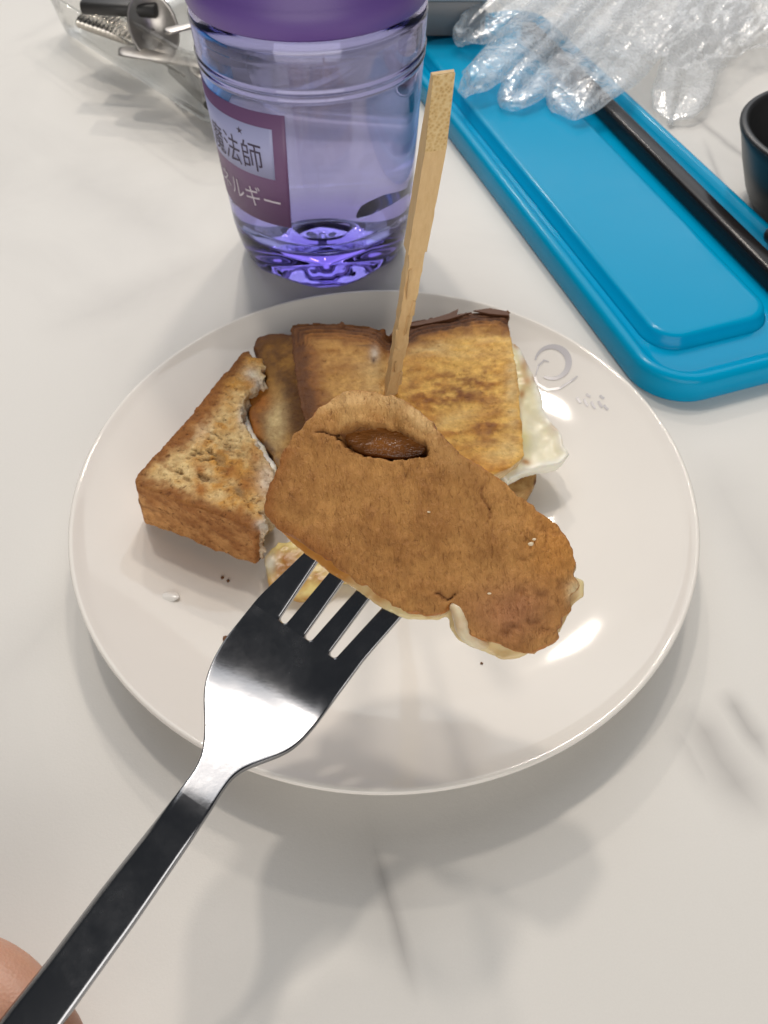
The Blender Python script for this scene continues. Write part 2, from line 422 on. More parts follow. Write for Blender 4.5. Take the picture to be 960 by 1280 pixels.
MT = toast_material('toasted_white_bread', 700, .8, fine=.28, fleck=.5)
obj('bread', m0, mat=MT, parent=left)
# lower slice of the same corner, set back a little
lpx = [(175, 628), (296, 690), (324, 665), (318, 640), (300, 560), (300, 470), (290, 470)]
# egg between the torn slices
m1, f1 = slab([(296, 470), (318, 474), (322, 486), (312, 500), (311, 520), (316, 536), (330, 556), (346, 585), (345, 610), (336, 628), (290, 600), (285, 520)], O - N * .007, N, .005, .0007, 6)
P = f1['co']; setco(m1, P + f1['no'] * (fbm(P, .004, 31, 3) * .0012)[:, None])
setcol(m1, lerp((.80, .77, .70), (.74, .64, .42), np.clip(.3 + fbm(P, .005, 32), 0, 1)))
def egg_material(name):
    m = Mat(name); p = m.co(); a = m.n('ShaderNodeAttribute', attribute_name='col').outputs['Color']
    m.set(Base_Color=a, Roughness=.32, Specular_IOR_Level=.5, Subsurface_Weight=.2, Subsurface_Radius=(.006, .004, .002), Subsurface_Scale=.6, Normal=m.bump(m.noise(260, p, 3), .2, .0007)); return m.m
ME = egg_material('cooked_egg_white')
obj('egg', m1, mat=ME, parent=left)

# ---- the sandwich half at the back
back = thing('toast_sandwich', 'browned toast sandwich at the back with egg poking out and a stick in it', 'toast', at(510, 560, .006))
O, N = plane3(at(372, 410, .037), at(637, 392, .036), at(600, 590, .0265))
px = [(362, 409), (366, 404), (395, 402), (425, 402), (462, 406), (478, 412), (487, 419), (497, 412), (510, 404), (540, 397), (572, 391), (600, 389), (628, 387), (637, 391),
      (639, 412), (644, 440), (648, 470), (652, 500), (655, 540), (657, 571), (640, 583), (622, 592), (590, 602), (540, 612), (400, 612), (384, 545), (375, 500), (368, 460)]
fl = [True] * 13 + [False] * 9 + [False, False] + [True] * 4
m0, f = slab(px, O, N, .0085, .0006, 4, fl, .00012, 5, .05)
P = f['co']; nb = fbm(P, .014, 41); nm = fbm(P, .005, 42, 4, (2.2, 1, 1)); nf = fbm(P, .0017, 43, 3)
topm = sstep(.35, .8, f['up']); e = f['crust']
xl = 487 + (f['py'] - 420) * .02
crease = np.exp(-((f['px'] - xl) / 10) ** 2) * topm * sstep(560, 470, f['py'])
leftp = sstep(496, 478, f['px'])
flake = sstep(.25, .6, fbm(P, .003, 47, 3)) * sstep(.0035, .0005, e)
laym = np.sin((e + .0010 * nm) * 4200) * sstep(.0075, .004, e) * topm
setco(m0, P + f['no'] * (nb * .0008 + nm * .0005 + nf * .00020 + flake * .0009 + laym * .00028)[:, None] - N * (crease * .0022 + leftp * .0006 * topm)[:, None])
fib = fbm(np.stack([P @ nrm((1, .12, 0)) / 4.5, P @ nrm((-.12, 1, 0)), P[:, 2]], 1), .0022, 46, 3)
t = np.clip(.40 + 1.3 * nb + 1.1 * nm + .7 * fib, 0, 1)
c = lerp((.82, .50, .125), (.62, .275, .038), t); cb1 = lerp((.60, .335, .095), (.36, .150, .028), t)
c = c * (1 - leftp[:, None]) + cb1 * leftp[:, None]
dk = np.clip(.8 * spot(f, 580, 482, 70, 30, -10) + .7 * spot(f, 608, 538, 42, 20, -20) + .5 * spot(f, 530, 500, 34, 20), 0, 1)
c = lerp(c, (.27, .098, .018), np.clip(dk * (.48 + 1.5 * nm + 1.1 * nf + .4 * fib), 0, 1) * topm)
li_ = np.clip(.9 * spot(f, 560, 436, 80, 14, -6) + .8 * spot(f, 625, 562, 26, 16) + .9 * spot(f, 641, 480, 8, 70) + .55 * spot(f, 470, 470, 28, 22) + .55 * spot(f, 575, 522, 55, 10, -20), 0, 1)
c = lerp(c, (.74, .53, .23), np.clip(li_ * (.65 + 1.2 * fib), 0, 1) * topm)
far = np.where((f['px'] > 500), e, 9.)
hc = sstep(.0100, .0008, e + .005 * nm + .004 * nb); c = lerp(c, BROWN, np.clip(hc, 0, 1) * .9)
bw = .0080 - .0016 * leftp - .0012 * sstep(560, 640, f['px'])
c = lerp(c, (.26, .098, .022), np.clip(sstep(bw + .004, bw - .001, e + .004 * nm + .003 * nb), 0, 1) * .75)
c = lerp(c, (.085, .028, .009), np.clip(sstep(bw, bw - .0034, e + .0030 * nm + .0015 * nf) * (.92 - .22 * leftp), 0, 1))
lay = np.sin((e + .0010 * nm) * 4200) * sstep(.0085, .004, e) * (f['py'] < 432); c = c * (1 + .35 * lay[:, None] * topm[:, None])
c = lerp(c, (.66, .60, .52), np.clip(1.0 * spot(f, 468, 441, 6, 9), 0, 1) * topm * .7)
c = lerp(c, (.10, .05, .03), np.clip(spot(f, 467, 449, 2.5, 3.5) + .8 * spot(f, 456, 431, 12, 1.3, 3), 0, 1) * topm)
c = lerp(c, (.72, .58, .36), (1 - topm) * (f['torn'] < .002) * .8)
setcol(m0, c)
MB = toast_material('pan_browned_bread', 520, .45, .6, (1, 1, 1), sss=.05, fine=.26, fleck=.28)
obj('upper_slice', m0, mat=MB, parent=back)
# dark crust flakes standing at the far edge
def flake_at(pts, O, N, lift=.0016):
    o = np.array(O); P = [hitp(*q, o, N) for q in pts]; top = [p + nrm(N) * lift * (1 if i % 2 else .5) for i, p in enumerate(P)]
    V = P + [p - nrm(N) * .0006 for p in P]; n = len(P)
    return V, [tuple(range(n)), tuple(range(n, 2 * n))[::-1]] + [(i, (i + 1) % n, n + (i + 1) % n, n + i) for i in range(n)]
cm = plain('dark_baked_crust', (.12, .045, .018), .6)
for k, pts in enumerate([[(500, 408), (540, 398), (560, 392), (573, 386), (571, 393), (590, 390), (560, 399), (520, 407)], [(592, 388), (612, 385), (634, 389), (637, 394), (612, 392)], [(486, 420), (494, 411), (506, 404), (500, 414)]]):
    obj('crust_flake', *flake_at(pts, O + N * .0007, N), cm, back, smooth=False)
NB, OB = N, O
# egg sheet
epx = [(560, 430), (641, 428), (652, 436), (657, 450), (666, 466), (671, 482), (678, 498), (681, 512), (692, 528), (703, 541), (706, 556), (713, 567), (707, 574), (698, 580), (684, 583), (668, 587), (652, 592), (640, 597), (636, 602), (628, 595), (616, 582), (560, 580)]
m1, f1 = slab(epx, OB - NB * .0072, NB, .0046, .0006, 6, None, 0, 0, .02)
P = f1['co']; nb = fbm(P, .013, 51, 2); nm = fbm(P, .005, 52, 2); setco(m1, P + f1['no'] * (nm * .0006 + fbm(P, .0022, 53) * .00025)[:, None] + NB * (nb * .0030 * sstep(0, .004, f1['edge']))[:, None])
c = lerp((.86, .81, .61), (.78, .70, .36), np.clip(.35 + nb * 1.2, 0, 1))
c = lerp(c, (.85, .84, .76), sstep(.0035, .0004, f1['edge']) * .8)
for (x, y, rx, ry, k) in ((655, 458, 6, 16, .7), (658, 478, 6, 8, .8), (652, 494, 4, 5, .9), (697, 532, 9, 6, .6), (657, 577, 7, 4, 1), (645, 432, 5, 5, .9), (668, 470, 3, 10, .6), (648, 520, 3, 30, .35), (706, 548, 4, 8, .5)): c = lerp(c, (.48, .23, .07), np.clip(k * spot(f1, x, y, rx, ry, 10), 0, 1))
setcol(m1, c); obj('egg', m1, mat=ME, parent=back)
# lower slice
m1, f1 = slab([(385, 440), (635, 430), (648, 540), (668, 578), (672, 600), (664, 612), (648, 617), (600, 625), (400, 625)], OB - NB * .0118, NB, .0085, .0008, 5)
P = f1['co']; nb = fbm(P, .008, 61); setco(m1, P + f1['no'] * (fbm(P, .003, 62) * .0005)[:, None]); c = lerp((.62, .45, .19), (.34, .16, .045), np.clip(.5 + nb, 0, 1))
c = lerp(c, (.10, .03, .012), np.clip(spot(f1, 669, 603, 2.5, 6), 0, 1)); setcol(m1, c); obj('lower_slice', m1, mat=MB, parent=back)

# ---- darker slice tucked in behind, on the left
tuck = thing('toast_slice', 'dark brown slice of toast half hidden between the torn corner and the back sandwich', 'toast', at(345, 520, .007))
O, N = plane3(at(330, 425, .0235), at(370, 430, .0235), at(345, 580, .019))
px = [(316, 430), (322, 421), (336, 418), (400, 418), (420, 500), (420, 600), (352, 598), (340, 572), (330, 552), (318, 543), (311, 520), (309, 490), (322, 483), (330, 486), (333, 470), (322, 452)]
fl = [True, True, True] + [False] * 7 + [True, True, True, False, False, True]
m0, f = slab(px, O, N, .013, .0007, 5, fl, .0001, 8)
P = f['co']; nb = fbm(P, .010, 71); nm = fbm(P, .004, 72); topm = sstep(.35, .8, f['up']); e = f['crust']
setco(m0, P + f['no'] * (nb * .0009 + nm * .0005)[:, None])
c = lerp((.40, .195, .030), (.17, .068, .010), np.clip(.55 + 1.6 * nb + 1.0 * nm, 0, 1)); c = lerp(c, (.68, .53, .26), np.clip(spot(f, 345, 528, 13, 34), 0, 1) * .95 * topm)
c = lerp(c, (.46, .165, .025), np.clip(.95 * spot(f, 325, 500, 14, 16) + .8 * spot(f, 318, 535, 8, 22, -20), 0, 1)); c = lerp(c, DARK, np.clip(sstep(.0028, .0003, e + .001 * nm) * (f['py'] < 450) * .8, 0, 1))
for (x, y) in ((333, 556), (340, 562), (346, 575), (337, 570)): c = lerp(c, (.20, .13, .09), np.clip(.8 * spot(f, x, y, 3, 6, -25), 0, 1))
setcol(m0, c); obj('bread', m0, mat=MB, parent=tuck)

# ---- scrap of egg toast under the fork
scrap = thing('egg_scrap', 'small browned scrap of egg on the plate seen past the fork tines', 'egg', at(385, 715, .005))
O, N = plane3(at(335, 690, .0125), at(450, 690, .0125), at(380, 745, .011))
m0, f = slab([(330, 697), (336, 686), (343, 682), (347, 673), (357, 676), (372, 668), (420, 660), (470, 690), (448, 722), (415, 722), (392, 741), (372, 742), (350, 738), (337, 733), (334, 718)], O, N, .006, .0006, 5)
P = f['co']; nb = fbm(P, .006, 81); nm = fbm(P, .0028, 82); setco(m0, P + f['no'] * (nb * .0010 + nm * .0005)[:, None])
c = lerp((.80, .64, .25), (.44, .19, .04), np.clip(.3 + 1.1 * nb + .7 * nm, 0, 1)); c = lerp(c, (.84, .80, .64), np.clip(spot(f, 338, 704, 8, 12), 0, 1)); c = lerp(c, (.36, .14, .03), np.clip(.8 * spot(f, 358, 710, 16, 9, -40), 0, 1)); setcol(m0, c); obj('egg', m0, mat=ME, parent=scrap)

# ------------------------------------------------------------------ the fork
FA = np.array([235., 1010.]); FU = np.array([.567, -.824]); FV = np.array([.824, .567])
def fpx(s, t): return FA + FU * s + FV * t
def theta(s):                                     # slope of the fork along its length
    a = 19 - 27 * sstep(-45, 45, s) + 33 * sstep(140, 250, s) ; return np.radians(a)
SS = np.arange(-420, 431, 3.0); AX = [dep(*fpx(SS[0], 0), .1395)]
for s in SS[1:]:
    p = AX[-1]; r = ray(*fpx(s, 0)); th = math.tan(float(theta(s - 1.5))); lo, hi = .08, .26
    def g(d):
        q = EYE + d * r; return (q[2] - p[2]) - th * math.hypot(q[0] - p[0], q[1] - p[1])
    d0 = np.dot(p - EYE, nrm(r)) / np.linalg.norm(r); best = min(np.linspace(d0 - .004, d0 + .004, 4001), key=lambda d: abs(g(d)))
    AX.append(EYE + best * r)
AX = np.array(AX); TAN = np.gradient(AX, axis=0); TAN /= np.linalg.norm(TAN, axis=1)[:, None]
VH = np.stack([TAN[:, 1], -TAN[:, 0], 0 * TAN[:, 0]], 1); VH /= np.linalg.norm(VH, axis=1)[:, None]
VH = VH + np.array([0, 0, -.10]); VH /= np.linalg.norm(VH, axis=1)[:, None]
FN = np.cross(VH, TAN); FN /= np.linalg.norm(FN, axis=1)[:, None]
def ax(s, A): return np.array([np.interp(s, SS, A[:, k]) for k in range(3)])
def fp(s, t, w=0.0):
    O_, n_ = ax(s, AX), nrm(ax(s, FN)); return hitp(*fpx(s, t), O_, n_) + n_ * w
# outline (photo pixels across the axis)
LS = [-420, -347, -261, -150, -54, 0, 30, 49, 66, 81, 98, 112, 126, 145, 170, 200, 268, 350, 430]
LT = [-48, -46.8, -40.3, -35.5, -28.8, -23.6, -21.5, -21.6, -25, -32, -42.5, -53, -63.7, -73.5, -79.4, -81.5, -76.4, -59.8, -42]
RS = [-420, -308, -157, -37, 16, 40, 63, 80, 100, 115, 130, 150, 176, 215, 277, 351, 430]
RT = [20, 22.8, 25.6, 25.3, 24.5, 22.8, 23.5, 29, 42.9, 54, 63.6, 70, 73.4, 74.5, 76.4, 85, 92]
def smooth_interp(s, xs, ys):
    return sum(np.interp(s + d, xs, ys) * w for d, w in ((-10, .12), (-5, .23), (0, .3), (5, .23), (10, .12)))
def lt(s): return smooth_interp(s, LS, LT)
def rt(s): return smooth_interp(s, RS, RT)
def dish(s, t):                                   # shallow hollow across the head, gentle crown on the handle
    a, b = lt(s), rt(s); x = (2 * t - a - b) / (b - a)
    hk = float(1 - sstep(-70, 30, s))
    return .0011 * float(sstep(70, 200, s)) * (x * x - .4) - hk * (.0011 * max(0, (-x - .70) / .30) + .0002 * max(0, (x - .88) / .12) + .00010 * x * x)
TH = .0017
def section(s, a, b, n=9, rr=.00042, th=TH):
    """rounded plate section from t=a to t=b at station s"""
    e = rr / .155 * 1000; e = min(e, (b - a) * .3); pts = []
    for t in np.linspace(a + e, b - e, n): pts.append(fp(s, t, dish(s, t)))
    for k in (1, 2): q = k * 30; pts.append(fp(s, b - e + e * math.sin(R(q)), dish(s, b) - rr * (1 - math.cos(R(q)))))
    pts.append(fp(s, b, dish(s, b) - rr)); pts.append(fp(s, b, dish(s, b) - th + rr))
    for k in (2, 1): q = k * 30; pts.append(fp(s, b - e + e * math.sin(R(q)), dish(s, b) - th + rr * (1 - math.cos(R(q)))))
    for t in np.linspace(b - e, a + e, n): pts.append(fp(s, t, dish(s, t) - th))
    for k in (1, 2): q = k * 30; pts.append(fp(s, a + e - e * math.sin(R(q)), dish(s, a) - th + rr * (1 - math.cos(R(q)))))
    pts.append(fp(s, a, dish(s, a) - th + rr)); pts.append(fp(s, a, dish(s, a) - rr))
    for k in (2, 1): q = k * 30; pts.append(fp(s, a + e - e * math.sin(R(q)), dish(s, a) - rr * (1 - math.cos(R(q)))))
    return pts
def steel(name, rough=.17, col=(.60, .60, .61), smudge=True):
    m = Mat(name); p = m.co(); n = m.noise(90, p, 5, .65); f2 = m.noise(900, p, 3, .7)
    m.set(Base_Color=col, Metallic=1.0, Roughness=m.math('ADD', rough, m.math('MULTIPLY', m.math('SUBTRACT', n, .47, clamp=True), .4 if smudge else .2)))
    m.set(Normal=m.bump(f2, .05, .0003)); return m.m
MS = steel('polished_stainless_steel', .2, (.33, .33, .34))
fork = thing('fork', 'polished steel fork reaching in from the lower left and lifting a slice of toast', 'fork', fp(0, 0, -.002))
SPLIT = 12.0; ROOT = 257.0
hs = [section(s, lt(s), rt(s), 33) for s in np.arange(-420, SPLIT + .1, 8)]
tb_ = nrm(ax(-410, TAN)); c0_ = np.mean(hs[0], 0)
back_ = [[c0_ + (p - c0_) * (1 + .22 * k) * (1 if k < .97 else .8) - tb_ * .068 * k for p in hs[0]] for k in (1, .985, .95, .8, .6, .4, .2)]
hs = back_ + hs
obj('handle', mesh(*loft(hs, True, True, False)), mat=MS, parent=fork)
hd = [section(s, lt(s), rt(s), 33) for s in np.concatenate([np.arange(SPLIT, ROOT, 4), [ROOT]])]
obj('head', mesh(*loft(hd, True, False, False)), mat=MS, parent=fork)
GC = [(-35.8, 2.2, 40.3), (-32.0, 8.2, 48.0)]
def gap(s):                                        # the three slot centres and their half width
    k = (s - 262) / 87; c0 = [a + (b - a) * k for a, b in zip(*GC)]; r = 5.6; hw = r + max(0, s - ROOT - r) * .052
    if s < ROOT + r: hw = math.sqrt(max(0, r * r - (ROOT + r - s) ** 2))
    return c0, hw
st = np.concatenate([ROOT + 5.6 * (1 - np.cos(np.linspace(0, math.pi / 2, 9))), np.arange(ROOT + 10, 420, 8)])
for k in range(4):
    rings = []
    for s in st:
        c0, hw = gap(s); a = lt(s) if k == 0 else c0[k - 1] + hw; b = rt(s) if k == 3 else c0[k] - hw
        if s > 385:
            q = (s - 385) / 36; mid = (a + b) / 2; a = mid + (a - mid) * math.sqrt(max(.05, 1 - q * q)); b = mid + (b - mid) * math.sqrt(max(.05, 1 - q * q))
        rings.append(section(s, a, b, 9))
    obj('tine', mesh(*loft(rings, True, False, True)), mat=MS, parent=fork)

# ------------------------------------------------------------------ the slice held on the fork
HN = nrm(ax(330, FN)); HO = fp(330, 0, .0078)
# the far end leans back a little less than the tines
HN = nrm(HN + np.array([0, -.06, 0]))
held = thing('held_toast', 'ragged tongue of brown toast lifted on the fork with a hollow near its top', 'toast', HO - HN * .008)
px = [(329, 640), (333, 618), (344, 590), (353, 566), (366, 543), (383, 528), (398, 506), (420, 493), (446, 487), (470, 488), (492, 494), (512, 505), (531, 520), (549, 541), (570, 562), (592, 578), (618, 592), (642, 612), (668, 629), (690, 648), (708, 666), (718, 685), (722, 702), (718, 716), (727, 728), (721, 738), (712, 742), (716, 756), (712, 766), (702, 768), (703, 778), (695, 786), (699, 798), (686, 806), (672, 812), (655, 816), (640, 812), (622, 803), (602, 800), (586, 793), (583, 776), (574, 760), (564, 752), (556, 764), (536, 769), (505, 764), (470, 742), (436, 718), (400, 694), (362, 668), (340, 655)]
m0, f = slab(px, HO, HN, .0072, .00045, 4, None, .00028, 11)
P = f['co']; topm = sstep(.3, .75, f['up']); nb = fbm(P, .012, 91); nm = fbm(P, .004, 92)
Q = np.stack([f['u'], f['v'] / 1.5, f['w']], 1); wr = fbm(Q, .0019, 93, 3); nf = fbm(P, .0012, 94, 3)
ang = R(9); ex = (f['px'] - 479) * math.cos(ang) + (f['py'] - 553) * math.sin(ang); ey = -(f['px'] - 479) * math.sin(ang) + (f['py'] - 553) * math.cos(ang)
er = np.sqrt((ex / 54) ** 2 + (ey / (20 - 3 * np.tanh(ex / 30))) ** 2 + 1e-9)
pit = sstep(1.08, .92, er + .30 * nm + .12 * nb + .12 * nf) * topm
lip = np.exp(-((er - 1.2) / .16) ** 2) * topm * sstep(2, -12, ey)
ridge = spot(f, 455, 512, 75, 18, 8) + .6 * spot(f, 545, 560, 40, 14, 40)
crack = np.exp(-((f['py'] - 540 - (f['px'] - 392) * .06 - 2 * np.sin(f['px'] * .2)) / 1.5) ** 2) * sstep(390, 398, f['px']) * sstep(436, 426, f['px'])
crk2 = np.exp(-((f['px'] - 607 - 6 * np.sin(f['py'] * .12)) / 1.6) ** 2) * sstep(600, 610, f['py']) * sstep(660, 645, f['py'])
crk3 = np.exp(-((f['py'] - 745 - 4 * np.sin(f['px'] * .25)) / 2) ** 2) * sstep(540, 548, f['px']) * sstep(575, 565, f['px'])
rough_end = spot(f, 655, 770, 62, 40) + .6 * spot(f, 700, 690, 40, 50)
holes = sstep(.18, .5, fbm(P, .0035, 97, 3)) * np.clip(rough_end, 0, 1) * topm
for (x, y, rx, ry, k) in ((632, 790, 8, 6, 1), (640, 783, 12, 4, .8), (668, 776, 10, 5, .8), (676, 742, 9, 4, .7), (654, 698, 5, 3, .7), (610, 722, 3, 4, .5)): holes = np.maximum(holes, k * spot(f, x, y, rx, ry))
bend = -.0035 * sstep(640, 740, f['px']) + .0012 * nb
setco(m0, P + f['no'] * (wr * .00042 + nf * .00018 + nm * .00022 * (1 - pit))[:, None] + HN * (bend + ridge * .0004 + spot(f, 465, 512, 85, 26, 10) * fbm(P, .007, 98, 2) * .0032 + lip * .0001 - pit * .0042 - (crack + crk2 * .7 + crk3) * .0011 - holes * .0009 + rough_end * nm * .0012)[:, None])
c = lerp((.535, .270, .080), (.395, .180, .048), np.clip(.46 + 1.1 * nb + .55 * wr + .3 * nm, 0, 1))
c = lerp(c, (.72, .42, .155), np.clip((.9 * ridge + .3 * lip) * (.8 + 1.2 * nm + .6 * wr), 0, 1) * topm)
c = lerp(c, (.82, .55, .25), np.clip((.85 * spot(f, 512, 516, 36, 11, 35) + .5 * spot(f, 440, 500, 40, 10, -5)) * (.9 + 1.2 * nm), 0, 1) * topm)
c = lerp(c, (.58, .26, .06), np.clip(.9 * spot(f, 700, 660, 34, 55, -30) + .5 * spot(f, 680, 700, 30, 30), 0, 1) * topm)
c = lerp(c, (.42, .185, .08), np.clip(.9 * spot(f, 640, 765, 55, 38), 0, 1) * topm)
c = lerp(c, (.22, .085, .03), np.clip(np.maximum(holes * .55, (crack + crk2 * .6 + crk3 * .8)), 0, 1))
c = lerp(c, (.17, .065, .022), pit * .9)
c = lerp(c, (.78, .62, .36), np.clip(1.1 * spot(f, 722, 738, 11, 14), 0, 1))
low = (1 - topm); c = lerp(c, (.52, .20, .045), low * .8)
bottom_e = low * sstep(-.0028, -.0058, f['w']); c = lerp(c, (.74, .58, .33), np.clip(bottom_e * (.4 + .9 * sstep(360, 470, f['px'])), 0, 1))
rim = sstep(.0035, .0003, f['edge'] + .001 * nm) * sstep(470, 380, f['px']) * (f['py'] > 560); c = lerp(c, (.34, .12, .025), np.clip(rim * .7, 0, 1))
setcol(m0, c)
MH = toast_material('soft_brown_toast', 900, .62, .58, (1.8, .62, 1), sss=.06, fine=.15, fleck=.34, wrinkle=.95)
obj('bread', m0, mat=MH, parent=held)
# egg under the slice: a pale rim below and a fold at the lower edge
m1, f1 = slab([(350, 664), (470, 640), (600, 640), (700, 715), (731, 726), (730, 745), (716, 757), (700, 790), (665, 815), (648, 824), (628, 824), (606, 815), (588, 808), (570, 797), (561, 785), (560, 768), (548, 775), (504, 774), (467, 753), (427, 725), (382, 694)], HO - HN * .0062, HN, .0022, .0005, 4)
P = f1['co']; nb = fbm(P, .006, 101); setco(m1, P + f1['no'] * (fbm(P, .003, 102) * .0004)[:, None]); c = lerp((.76, .62, .34), (.52, .235, .05), np.clip(.22 + nb * 1.0 + .95 * sstep(500, 400, f1['px']), 0, 1)); setcol(m1, c)
obj('egg', m1, mat=ME, parent=held)
pts = [hitp(x, y, HO + HN * z, HN) for x, y, z in ((564, 754, -.001), (571, 762, -.0006), (577, 774, -.0010), (578, 788, -.0024), (592, 800, -.0044), (612, 808, -.0055))]
V, F = tube(pts, [.0006, .0013, .0017, .0019, .0018, .0009], 14); m1 = modded(mesh(V, F), ('SUBSURF', {'levels': 2})); P = coords(m1); setco(m1, P + normals(m1) * (fbm(P, .003, 104) * .0004)[:, None]); setcol(m1, lerp((.76, .66, .46), (.60, .40, .20), np.clip(.4 + fbm(P, .004, 105), 0, 1)))
obj('egg_fold', m1, mat=ME, parent=held)
# crumbs of white on the slice belong to it
def blob(c, r, seed, n=2, squash=(1, 1, .7)):
    bm = bmesh.new(); bmesh.ops.create_icosphere(bm, subdivisions=n, radius=1); rg = random.Random(seed); V = []
    for v in bm.verts:
        k = 1 + .35 * (vnoise(np.array([[v.co.x * 1.3 + seed, v.co.y * 1.3, v.co.z * 1.3]]), seed)[0]); V.append(np.array(c) + r * k * np.array(v.co) * np.array(squash))
    F = [tuple(v.index for v in q.verts) for q in bm.faces]; bm.free(); return V, F
wc = plain('pale_bread_crumb', (.80, .68, .48), .7)
for k, (x, y, r_) in enumerate(((664, 680, .00045), (668, 674, .0003), (612, 742, .0003), (536, 640, .00025))):
    obj('crumb', *blob(hitp(x, y, HO + HN * .0008, HN), r_, 60 + k, 2, (1.3, .8, .7)), wc, held)
# the dark lump
lc = hitp(480, 553, HO - HN * .0034, HN); la = nrm(hitp(530, 562, HO, HN) - hitp(430, 545, HO, HN)); lb = np.cross(HN, la)
def lump_material():
    m = Mat('glossy_dark_brown'); p = m.co(); q = m.mapping(p, (.4, 1.6, 1)); n = m.noise(260, q, 4); w = m.noise(1100, p, 2)
    m.set(Base_Color=m.mix(n, (.34, .13, .026), (.13, .042, .009)), Roughness=.22, Coat_Weight=.5, Coat_Roughness=.10, Normal=m.bump(m.math('ADD', n, m.math('MULTIPLY', w, .3)), .9, .0012)); return m.m
V = []; F = []; nu, nv = 40, 20
sz = .5 * np.linalg.norm(hitp(533, 562, HO, HN) - hitp(427, 545, HO, HN))
for i in range(nu + 1):
    x = -1 + 2 * i / nu; wx = max(0, 1 - abs(x) ** 2.6) ** .5 * (1 - .12 * x)
    for j in range(nv):
        a = 2 * math.pi * j / nv; yy = math.cos(a) * wx * .37; zz = math.sin(a) * wx * .085
        if zz > 0: zz += .022 * math.exp(-((yy - .03) / .05) ** 2) * wx - .03 * math.exp(-((yy - .10 * (1 - x)) / .03) ** 2) * wx
        V.append(lc + sz * (x * la + yy * lb + zz * HN))
for i in range(nu):
    for j in range(nv): F.append((i * nv + j, i * nv + (j + 1) % nv, (i + 1) * nv + (j + 1) % nv, (i + 1) * nv + j))
tag(obj('dark_lump', mesh(V, F), mat=lump_material()), 'glossy dark brown oval lump sunk in a hollow near the top of the held toast', 'lump')

# ------------------------------------------------------------------ the wooden stick
def wood():
    m = Mat('split_bamboo'); p = m.co(); q = m.mapping(p, (1, 1, .06)); n = m.noise(900, q, 4, .65); n2 = m.noise(2600, q, 2)
    sp = m.noise(1500, p, 2, .6); h = m.n('ShaderNodeSeparateXYZ', i_0=p).outputs[2]
    c = m.mix(n, (.80, .58, .31), (.56, .345, .14)); c = m.mix(m.math('MULTIPLY', n2, .35), c, (.78, .60, .34))
    m.set(Base_Color=c, Roughness=.62, Normal=m.bump(n, .5, .0006)); return m.m
def endgrain():
    m = Mat('bamboo_end_grain'); p = m.co(); n = m.voro(1400, p); c = m.ramp(n, [(.05, (.46, .29, .11)), (.35, (.64, .44, .19)), (.8, (.74, .56, .29))])
    m.set(Base_Color=c, Roughness=.7, Normal=m.bump(n, .5, .0004)); return m.m
top = dep(557, 96, .152); mid = None; bot = at(486, 500, .026); axd = nrm(top - bot); bot2 = bot - axd * .016
sx = nrm(np.cross(axd, (0, 1, 0))); sy = np.cross(axd, sx); sy = sy if sy[1] < 0 else -sy; sx, sy = sx * math.cos(.32) + sy * math.sin(.32), sy * math.cos(.32) - sx * math.sin(.32)     # sy faces the camera
Ls = np.linalg.norm(top - bot)
stick = thing('wooden_stick', 'flat split bamboo stick standing upright in the back toast', 'stick', bot2)
def sec(s, w, d, j, c0=0.0):
    c_ = bot + axd * s + sx * c0; r = RNG.normal(0, j, 8) if j else np.zeros(8)
    q = [(-w / 2, -d / 2), (0, -d / 2), (w / 2, -d / 2), (w / 2, 0), (w / 2, d / 2), (0, d / 2), (-w / 2, d / 2), (-w / 2, 0)]
    return [c_ + sx * (a + r[i]) + sy * (b + r[(i + 3) % 8] * .6) for i, (a, b) in enumerate(q)]
mw = wood(); brk = Ls * .60
lo = [sec(s, .0033 + .0007 * (s + .016) / (brk + .016) + .00012 * math.sin(s * 260), .0028, .00013, -.00012) for s in np.linspace(-.016, brk + .002, 30)]
obj('lower_shaft', mesh(*loft(lo)), mat=mw, parent=stick, smooth=False)
hi = [sec(s, .0049 - .0002 * (s - brk) / (Ls - brk), .0034, .00004, .0001) for s in np.linspace(brk, Ls * .86, 14)] 
e0 = Ls * .86
ring = sec(Ls, .0046, .0010, .00006, .0001); ring = [p - sy * .0012 for p in ring]
hi += [[a + (b - a) * k for a, b in zip(hi[-1], ring)] for k in (.03, .25, .5, .75, 1)]
obj('upper_shaft', mesh(*loft(hi)), mat=mw, parent=stick, smooth=False)
fr = [p + sy * .00012 for p in (hi[-5][4], hi[-5][5], hi[-5][6], hi[-1][6], hi[-1][5], hi[-1][4])]
nn = sy * .0003
obj('cut_end', *(lambda V: (V + [v - nn for v in V], [(0, 1, 2, 3, 4, 5), (11, 10, 9, 8, 7, 6)] + [(i, (i + 1) % 6, 6 + (i + 1) % 6, 6 + i) for i in range(6)]))(fr), endgrain(), stick, smooth=False)
for (s, sd, l) in ((.030, 1, .010), (.018, .4, .006), (.044, -.8, .007), (.052, .6, .012), (.036, -.3, .009), (.010, -.9, .008)):
    b0 = bot + axd * s + sy * .0017 + sx * .0012 * sd; V = [b0, b0 + axd * l + sx * .0003 * sd, b0 + axd * l * .95 + sx * .0012 * sd + sy * .0002, b0 + axd * l * .3 + sx * .0011 * sd + sy * .0009]
    V += [v - sy * .0004 for v in V]
    obj('splinter', V, [(0, 1, 2, 3), (7, 6, 5, 4), (0, 4, 5, 1), (1, 5, 6, 2), (2, 6, 7, 3), (3, 7, 4, 0)], mw, stick, smooth=False)

